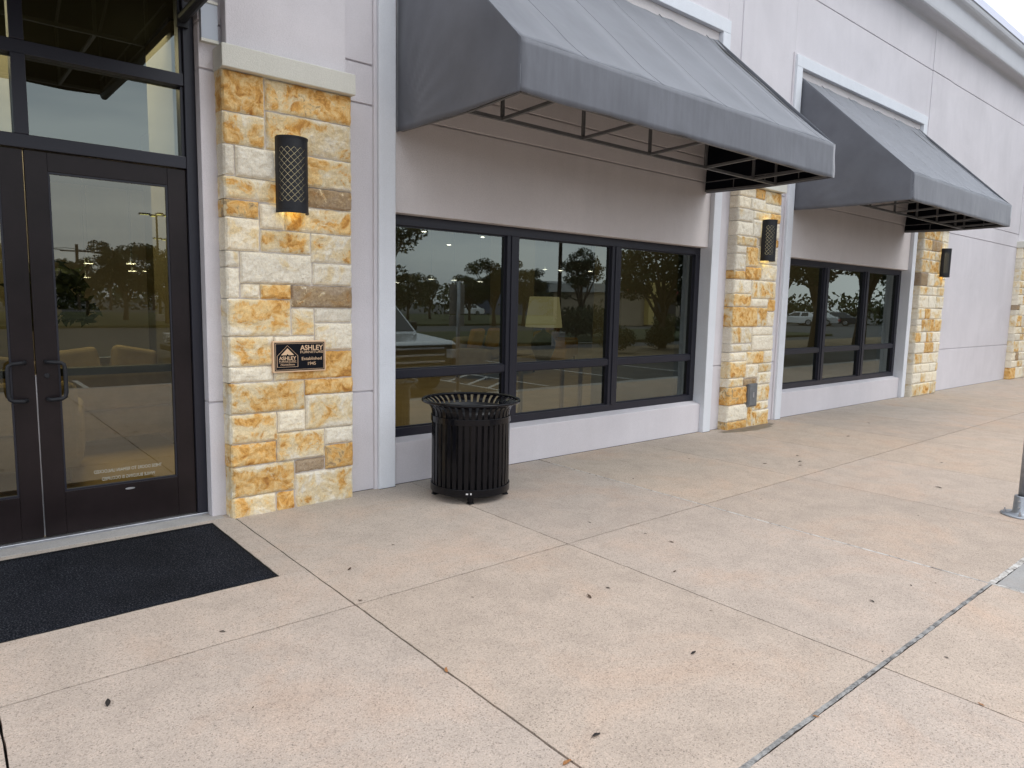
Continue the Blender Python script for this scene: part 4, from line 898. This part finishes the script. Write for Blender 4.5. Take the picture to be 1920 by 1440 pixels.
def table_lamp(x, y, tz, s, label, shade_m):
    t = thing('table_lamp', label, 'lamp', (x, y, tz))
    q = MB(); q.lathe([(0.22*s, tz+0.42*s), (0.175*s, tz+0.78*s)], x, y, 32); q.build('lamp_shade', shade_m, t, smooth=True, solid=0.003)
    q = MB(); q.lathe([(0.0, tz), (0.07*s, tz), (0.08*s, tz+0.02), (0.14*s, tz+0.16*s), (0.15*s, tz+0.24*s), (0.10*s, tz+0.33*s), (0.03*s, tz+0.37*s), (0.012*s, tz+0.42*s), (0.012*s, tz+0.6*s), (0, tz+0.6*s)], x, y, 32)
    q.build('lamp_base', M_wood, t, smooth=True)
M_tan = mottled('tan_wood', (0.36, 0.24, 0.10), (0.46, 0.32, 0.15), 8, 0.4, 60, 0.1)
def side_table(x, y, w, z, label):
    t = thing('console_table', label, 'table', (x, y, 0))
    q = MB(); q.box(x-w/2, x+w/2, y-0.22, y+0.22, z-0.04, z); q.build('table_top', M_tan, t, bevel=0.006)
    for sx in (-1, 1):
        for sy in (-1, 1): q = MB(); q.box(x+sx*(w/2-0.04)-0.02, x+sx*(w/2-0.04)+0.02, y+sy*0.17-0.02, y+sy*0.17+0.02, 0, z-0.041); q.build('leg', M_tan, t)
side_table(5.95, 6.45, 1.1, 0.86, 'dark console table under the big linen lamp behind the middle pane'); table_lamp(5.95, 6.45, 0.861, 1.05, 'big table lamp with pale linen shade behind the middle pane', M_shade)
side_table(13.55, 8.1, 0.6, 0.70, 'dark side table under the glowing orange lamp in the farther window'); table_lamp(13.55, 8.1, 0.701, 0.85, 'glowing orange table lamp behind the farther window', M_shl)
fr_ = thing('framed_picture', 'small framed picture on a pale mount behind the right glass door', 'picture', (2.12, 7.59, 1.3))
q = MB(); q.box(1.96, 2.24, 7.565, 7.599, 1.42, 1.76); q.build('mount', mat('paper', (0.62, 0.50, 0.22), 0.8), fr_)
q = MB(); q.box(2.05, 2.15, 7.555, 7.564, 1.50, 1.64); q.build('print', M_wood, fr_)
def foliage_mesh(name, blobs, n, ls, seed):
    rnd = random.Random(seed); vs = []; fs = []
    tot = sum(b[3]*b[4]*b[5] for b in blobs)
    for (cx, cy, cz, rx, ry, rz) in blobs:
        cnt = int(n*rx*ry*rz/tot)
        for _ in range(cnt):
            a = rnd.uniform(0, 2*math.pi); zz = rnd.uniform(-1, 1); rr = rnd.random()**0.45
            q = math.sqrt(1-zz*zz); p = Vector((cx+rx*rr*q*math.cos(a), cy+ry*rr*q*math.sin(a), cz+rz*rr*zz))
            if noise.noise(p*(2.2/max(rx, 0.4))+Vector((seed, 0, 0))) < -0.12: continue
            d1 = Vector((rnd.gauss(0, 1), rnd.gauss(0, 1), rnd.gauss(0, 1))).normalized(); d2 = d1.cross(Vector((rnd.gauss(0, 1), rnd.gauss(0, 1), rnd.gauss(0, 1)))).normalized()
            l_ = ls*rnd.uniform(0.6, 1.4); o = len(vs)
            vs += [p-d1*l_, p+d2*l_*0.45, p+d1*l_, p-d2*l_*0.45]; fs.append((o, o+1, o+2, o+3))
    me = bpy.data.meshes.new(name); me.from_pydata([tuple(v) for v in vs], [], fs); return me
M_lf = mottled('leaves', (0.016, 0.026, 0.010), (0.050, 0.068, 0.024), 1.5, 0.8, 0, 0)
M_bark = mottled('bark', (0.07, 0.05, 0.035), (0.13, 0.10, 0.075), 8, 0.95, 30, 0.6, 0.02)
ip = thing('indoor_plant', 'leafy potted tree inside the shop behind the right glass door', 'plant', (1.05, 8.9, 0))
q = MB(); q.lathe([(0.0, 0), (0.16, 0), (0.22, 0.4), (0.20, 0.4), (0, 0.36)], 1.05, 8.9, 20); q.build('pot', M_wood, ip)
q = MB(); q.tube([(1.05, 8.9, 0.3), (1.07, 8.9, 1.0), (1.03, 8.92, 1.6)], 0.02, 6); q.build('stem', M_bark, ip)
me = foliage_mesh('foliage', [(1.05, 8.9, 1.7, 0.35, 0.35, 0.25), (1.25, 8.9, 1.45, 0.25, 0.25, 0.18), (0.9, 8.9, 1.35, 0.22, 0.22, 0.2)], 500, 0.09, 4); me.materials.append(M_lf)
fo = bpy.data.objects.new('foliage', me); C.objects.link(fo); fo.parent = ip; fo.matrix_parent_inverse = Matrix.Translation(-Vector(ip.location))

# ================================================================== ACROSS THE LOT (seen mirrored in the glass)
def far(az, D): return (math.sin(R(az))*D, 10.69-math.cos(R(az))*D)
def tree(name, label, h, blobs, n, ls, seed, group=None):
    t = thing(name, label, 'tree', (0, 0, 0), group); rnd = random.Random(seed)
    q = MB(); q.tube([(0, 0, -0.1), (0.05, 0.02, h*0.2), (0.02, 0.0, h*0.42)], 0.1, 10, rs=[0.16*h/6, 0.11*h/6, 0.08*h/6])
    for (cx, cy, cz, rx, ry, rz) in blobs:
        z0 = h*rnd.uniform(0.2, 0.4); q.tube([(0.03, 0, z0), (cx*0.5, cy*0.5, (z0+cz)/2), (cx, cy, cz+rz*0.4)], 0.05, 7, rs=[0.07*h/6, 0.045*h/6, 0.012])
    q.build('trunk', M_bark, t, smooth=True)
    me = foliage_mesh('crown', blobs, n, ls, seed); me.materials.append(M_lf)
    c = bpy.data.objects.new('crown', me); C.objects.link(c); c.parent = t; return t
def blobset(h, w, seed, k=11):
    rnd = random.Random(seed); out = []
    for i in range(k):
        a = rnd.uniform(0, 6.28); rr = rnd.uniform(0, 1)**0.6*w*0.6; z = h*rnd.uniform(0.42, 0.9); s = w*rnd.uniform(0.25, 0.42)*(1.15-z/h*0.4)
        out.append((rr*math.cos(a), rr*math.sin(a), z, s, s, s*0.75))
    return out
TG = 'trees across the parking lot mirrored in the glass'
T1 = tree('oak_tree', '', 6, blobset(6, 2.6, 1, 14), 15000, 0.08, 1, TG)
T2 = tree('evergreen_tree', '', 6, blobset(6, 1.5, 2, 12)+[(0, 0, 4.6, 0.9, 0.9, 1.3)], 9000, 0.07, 2, TG)
spots = [(T1, 27.8, 19, 0.62, 'broad oak tree reflected at the left edge of the first window'), (T2, 45.7, 37, 0.70, 'dense dark evergreen reflected in the middle pane of the first window'), (T1, 52.3, 27, 0.72, 'spreading oak reflected in the right pane of the first window'),
         (T1, 41.0, 52, 0.66, 'round oak reflected behind the linen table lamp'), (T1, 38.6, 50, 0.74, 'oak reflected at the right edge of the left pane'), (T1, 36.6, 60, 0.62, 'low oak reflected beside the sign post'), (T2, 33.4, 62, 0.60, 'small dark tree reflected left of the sign post'),
         (T1, 31.6, 58, 0.62, 'oak reflected above the pickup hood'), (T1, 13.9, 44, 0.70, 'oak reflected behind the parking lot lamps in the door glass'), (T1, 11.2, 50, 0.78, 'large oak reflected in the middle of the right door'), (T1, 8.9, 60, 0.68, 'oak reflected beside the utility poles'),
         (T1, 6.6, 48, 0.56, 'low oak reflected below the billboard'), (T1, 4.4, 46, 0.66, 'oak reflected in the left glass door'), (T1, 2.0, 50, 0.70, 'oak reflected at the far left of the entrance'), (T1, 60.5, 26, 1.05, 'big dark oak shading the reflection in the farther window'),
         (T2, 63.5, 30, 1.1, 'tall dark evergreen reflected in the farther window'), (T1, 66.5, 34, 1.25, 'wide oak reflected in the right part of the farther window'), (T1, 57.6, 24, 1.0, 'oak reflected at the left of the farther window'), (T1, 70, 40, 1.2, 'outermost oak beyond the farther window reflection'), (T1, 48.6, 60, 0.6, 'far oak reflected left of the restaurant')]
used = set()
for src, az, D, sc, lab in spots:
    o = src if src.name not in used else copy_tree(src); used.add(src.name)
    x, y = far(az, D); o.location = (x, y, -0.1); o.scale = (sc*1.45, sc*1.45, sc*1.12); o.rotation_euler = (0, 0, random.uniform(0, 6.28)); o['label'] = lab
sh0 = tree('shrub', '', 1.4, [(0, 0, 0.5, 0.6, 0.6, 0.45), (0.35, 0.1, 0.45, 0.4, 0.4, 0.35), (-0.3, -0.1, 0.5, 0.4, 0.4, 0.4)], 2600, 0.05, 9, 'shrubs in the planting island mirrored in the glass')
for i, (x, y, sc, lab) in enumerate(((17.6, -4.8, 1.0, 'spiky green shrub mirrored low in the right pane'), (22.5, -11.6, 1.6, 'rounded shrub mirrored below the evergreen'), (24.6, -12.6, 1.7, 'wide shrub mirrored below the evergreen, right one'), (20.6, -5.4, 0.9, 'small shrub in the dry planting island'), (29, -11.5, 1.3, 'shrub mirrored in front of the restaurant'))):
    o = sh0 if i == 0 else copy_tree(sh0); o.location = (x, y, 0); o.scale = (sc, sc, sc); o['label'] = lab; o['category'] = 'shrub'
q = MB()
wv = [foliage_mesh('far_woods', [(far(a, 92)[0], far(a, 92)[1], 1.6, 5.2, 5.2, 2.4+0.7*math.sin(a*1.7)) for a in range(-22, 84, 3)], 26000, 0.34, 21)]
wv[0].materials.append(M_lf); wo = bpy.data.objects.new('far_woods', wv[0]); C.objects.link(wo); tag(wo, 'dark line of far trees mirrored along the horizon in the glass', 'woods', kind='stuff')
# lamps of the parking lot
M_head = emit('lamp_head_light', (1.0, 0.95, 0.35), 3.5)
def lot_lamp(x, y, h, label, lit=True, lean=0):
    t = thing('parking_lamp', label, 'lamp post', (x, y, -0.13), 'parking lot lamp posts')
    q = MB(); q.tube([(x, y, 0.4), (x+lean, y, h)], 0.07, 12, rs=[0.09, 0.055]); q.build('pole', M_blk, t, smooth=True)
    q = MB(); q.lathe([(0.0, -0.13), (0.28, -0.13), (0.28, 0.45), (0.0, 0.47)], x, y, 20); q.build('footing', M_grey, t)
    for a in (0, 90, 180, 270):
        dx, dy = math.cos(R(a)), math.sin(R(a))
        q = MB(); q.bar((x+lean, y, h-0.05), (x+lean+dx*0.5, y+dy*0.5, h-0.02), 0.05); q.bar((x+lean+dx*0.35, y+dy*0.35, h), (x+lean+dx*0.95, y+dy*0.95, h), 0.3, 0.09); o = q.build('lamp_head', M_blk, t)
        q = MB(); q.bar((x+lean+dx*0.42, y+dy*0.42, h-0.052), (x+lean+dx*0.88, y+dy*0.88, h-0.052), 0.24, 0.01); q.build('lens', M_head if lit else M_white, o)
p1 = far(13.4, 48); lot_lamp(p1[0], p1[1], 6.4, 'tall lot lamp with four lit heads mirrored in the right glass door')
p1 = far(14.0, 62); lot_lamp(p1[0], p1[1], 6.0, 'more distant lot lamp mirrored beside the taller one in the door glass')
p1 = far(43.9, 28.5); lot_lamp(p1[0], p1[1], 8.6, 'dark lamp post mirrored in the middle pane of the first window', False)
for i, (az, D) in enumerate(((8.4, 78), (10.3, 80), (13.0, 84))):
    x, y = far(az, D); t = thing('utility_pole', ('left', 'middle', 'right')[i]+' one of three wooden utility poles mirrored in the door glass', 'utility pole', (x, y, 0), 'utility poles')
    q = MB(); q.tube([(x, y, 0), (x, y, 6.2)], 0.13, 8); q.build('pole', M_bark, t); q = MB(); q.box(x-1.3, x+1.3, y-0.06, y+0.06, 5.5, 5.62); q.build('crossarm', M_bark, t)
q = MB()
for dx in (-1.2, 1.2):
    pts = []
    for az in range(2, 18, 1): x, y = far(az, 79); pts.append((x+dx, y, 5.75-0.15*math.sin(az*1.6)))
    q.tube(pts, 0.03, 5)
tag(q.build('power_lines', M_blk), 'thin overhead power lines mirrored above the trees', 'wires')
x, y = far(6.7, 70); t = thing('billboard', 'wide faded billboard mirrored at the left of the right door', 'billboard', (x, y, 0))
q = MB(); q.box(x-2.2, x+2.2, y-0.1, y+0.1, 2.7, 4.2); q.build('board', mottled('billboard_face', (0.20, 0.15, 0.12), (0.45, 0.40, 0.36), 0.9, 0.7, 20, 0.1), t); q = MB(); q.tube([(x, y, 0), (x, y, 2.7)], 0.2, 10); q.build('post', M_blk, t)
x, y = far(52.6, 62); t = thing('restaurant', 'low restaurant with a yellow arch band mirrored in the right pane', 'building', (x, y, 0))
q = MB(); q.box(x-6, x+6, y-8, y, -0.1, 2.6); q.build('walls', mottled('restaurant_wall', (0.30, 0.24, 0.18), (0.36, 0.30, 0.22), 1, 0.8, 20, 0.1), t)
q = MB(); q.box(x-6.3, x+6.3, y-8.3, y+0.3, 2.61, 3.3); q.build('roof_band', mat('band_white', (0.4, 0.4, 0.4), 0.6), t)
q = MB(); q.box(x-3.2, x-0.2, y+0.01, y+0.6, 2.0, 3.6); q.box(x-3.2, x-2.5, y+0.02, y+0.5, 0, 1.99); q.build('yellow_arch', mat('sign_yellow', (0.55, 0.42, 0.14), 0.6), t)
q = MB(); q.box(x-6.1, x+6.1, y+0.31, y+0.36, 2.65, 2.85); q.build('red_stripe', mat('stripe_red', (0.4, 0.05, 0.04), 0.6), t)
for i in range(4): q = MB(); q.box(x-1.9+i*1.8, x-0.7+i*1.8, y+0.005, y+0.03, 0.7, 1.9); q.build('window', M_frame, t)
x, y = far(44.8, 95); t = thing('warehouse', 'long blue grey warehouse far across the lot mirrored behind the evergreen', 'building', (x, y, 0))
q = MB(); q.box(x-12, x+12, y-8, y, 0, 4.2); q.build('walls', mat('warehouse_blue', (0.10, 0.13, 0.20), 0.7), t); q = MB(); q.box(x-12.2, x+12.2, y-8.2, y+0.2, 4.21, 4.5); q.build('roof', M_white, t)

# vehicles
M_tyre = mat('tyre', (0.012, 0.012, 0.012), 0.85); M_cglass = mat('car_glass', (0.012, 0.015, 0.018), 0.08, 0, 0.8); M_chrome = mat('chrome', (0.6, 0.6, 0.62), 0.15, 1.0); M_plas = mat('black_plastic', (0.015, 0.015, 0.016), 0.5)
def vehicle(name, label, cat, x, y, rot, paint, pickup, group=None, s=1.0):
    t = thing(name, label, cat, (x, y, -0.13), group)
    def fin(q, nm, mt, bev=0.03, par=None):
        o = q.build(nm, mt, None, bevel=bev, seg=3); o.parent = par or t; return o
    # local frame: front faces +Y, front bumper at y=0, length to -L
    if pickup: Lg, Wd, Hh, bed = 5.7, 0.98, 1.08, 1.25; body = [(-0.08, 0.42), (0.0, 0.62), (-0.03, 0.98), (-0.15, 1.04), (-1.45, 1.14), (-5.62, 1.14), (-5.66, 0.50), (-5.5, 0.42)]
    else: Lg, Wd, Hh, bed = 4.6, 0.89, 0.9, 1.0; body = [(-0.06, 0.26), (0.0, 0.45), (-0.08, 0.68), (-0.9, 0.88), (-1.2, 0.92), (-4.3, 0.96), (-4.52, 0.85), (-4.55, 0.35), (-4.4, 0.26)]
    q = MB(); q.prism(body, 'x', -Wd, Wd); fin(q, 'body', paint, 0.07)
    cab = [(-1.35, 1.12), (-2.15, 1.78), (-2.4, 1.84), (-3.55, 1.82), (-3.75, 1.12)] if pickup else [(-1.15, 0.90), (-1.95, 1.38), (-2.3, 1.43), (-3.3, 1.40), (-4.1, 0.94)]
    q = MB(); w0, w1 = Wd-0.06, Wd-0.22; n = len(cab); zl, zh = min(p[1] for p in cab), max(p[1] for p in cab)
    def wz(z): return w0+(w1-w0)*(z-zl)/(zh-zl)
    q.add([(-wz(p[1]), p[0], p[1]) for p in cab]+[(wz(p[1]), p[0], p[1]) for p in cab], [tuple(range(n)), tuple(range(2*n-1, n-1, -1))]+[(i, n+i, n+(i+1) % n, (i+1) % n) for i in range(n)]); fin(q, 'cabin', paint, 0.04)
    a, b = Vector((0, cab[0][0], cab[0][1])), Vector((0, cab[1][0], cab[1][1])); nn = Vector((0, (b-a).z, -(b-a).y)).normalized()*0.012; p0, p1 = a.lerp(b, 0.08)+nn, a.lerp(b, 0.95)+nn
    q = MB(); q.add([(-wz(p0.z)+0.07, p0.y, p0.z), (wz(p0.z)-0.07, p0.y, p0.z), (wz(p1.z)-0.06, p1.y, p1.z), (-wz(p1.z)+0.06, p1.y, p1.z)], [(0, 1, 2, 3)]); fin(q, 'windscreen', M_cglass, 0)
    zt_, zb_ = zh-0.09, zl+0.08
    for sx in (-1, 1):
        for ya, yb in ((-2.05, -2.75), (-2.85, -3.5)) if pickup else ((-1.9, -2.6), (-2.7, -3.4)):
            ya2 = ya+(0.45 if ya > -2.2 else 0)
            q = MB(); q.add([(sx*(wz(zb_)+0.008), ya2, zb_), (sx*(wz(zb_)+0.008), yb, zb_), (sx*(wz(zt_)+0.008), yb, zt_), (sx*(wz(zt_)+0.008), ya-0.12, zt_)], [(0, 1, 2, 3)]); fin(q, 'side_window', M_cglass, 0)
        q = MB(); q.box(sx*(Wd+0.02)-0.08, sx*(Wd+0.02)+0.08, cab[0][0]-0.42, cab[0][0]-0.30, zl+0.06, zl+0.24); fin(q, 'mirror', M_plas, 0.03)
        zH = 0.80 if pickup else 0.60
        q = MB(); q.box(sx*(Wd-0.17)-0.15, sx*(Wd-0.17)+0.15, -0.12, 0.025, zH-0.09, zH+0.10); fin(q, 'headlight', mat('headlamp', (0.55, 0.57, 0.6), 0.1, 0.4), 0.03)
        q = MB(); q.box(sx*(Wd-0.12)-0.09, sx*(Wd-0.12)+0.09, -Lg-0.0, -Lg+0.12, zH-0.1, zH+0.12); fin(q, 'tail_light', mat('tail_red', (0.4, 0.02, 0.02), 0.3), 0.02)
        wr = 0.40 if pickup else 0.33
        for wy in (-0.98, -Lg+1.15):
            q = MB(); q.tube([(sx*(Wd-0.26), wy, wr), (sx*(Wd+0.012), wy, wr)], wr, 28); wl = fin(q, 'wheel', M_tyre, 0.03)
            q = MB(); q.tube([(sx*(Wd+0.0), wy, wr), (sx*(Wd+0.020), wy, wr)], wr*0.62, 20); o = fin(q, 'rim', M_chrome, 0.01, wl)
    zg = (0.60, 0.98) if pickup else (0.45, 0.60)
    q = MB(); q.box(-Wd+(0.06 if pickup else 0.34), Wd-(0.06 if pickup else 0.34), -0.06, 0.016, *zg); gr = fin(q, 'grille', M_plas, 0.02)
    for k_ in range(3): q = MB(); z = zg[0]+(zg[1]-zg[0])*(k_+0.5)/3; q.box(-Wd+0.36, Wd-0.36, 0.023, 0.04, z-0.018, z+0.018); fin(q, 'grille_bar', M_chrome, 0.005, gr)
    q = MB(); q.box(-Wd+0.03, Wd-0.03, -0.10, 0.12, 0.36 if pickup else 0.24, 0.60 if pickup else 0.42); fin(q, 'bumper', M_plas, 0.04)
    t.location = (x, y, -0.13); t.rotation_euler = (0, 0, R(rot)); t.scale = (s, s, s); return t
M_silver = mat('silver_paint', (0.55, 0.56, 0.57), 0.25, 0.5, coat=0.6); M_wpaint = mat('white_paint', (0.72, 0.72, 0.72), 0.3, coat=0.6); M_dpaint = mat('dark_paint', (0.03, 0.035, 0.05), 0.25, 0.3, coat=0.6)
vehicle('pickup_truck', 'silver pickup parked nose in at the kerb, mirrored low in the left window pane', 'pickup', 6.68, 0.12, 0, M_silver, True, s=0.96)
x, y = far(12.9+1.2, 21); vehicle('parked_car', 'white car mirrored at the right edge of the right glass door', 'car', x, y, 90, M_wpaint, False, 'parked cars mirrored in the glass')
for i, (az, D, rt, pm, lab) in enumerate(((60.6, 78, 160, M_wpaint, 'white car mirrored left in the farther window'), (61.9, 80, 160, M_silver, 'silver car mirrored in the middle pane of the farther window'), (63.2, 82, 160, M_dpaint, 'dark car mirrored in the middle pane of the farther window'), (35.0, 84, 90, M_wpaint, 'far white car mirrored left of the sign post'))):
    x, y = far(az, D); vehicle('parked_car', lab, 'car', x, y, rt, pm, False, 'parked cars mirrored in the glass')
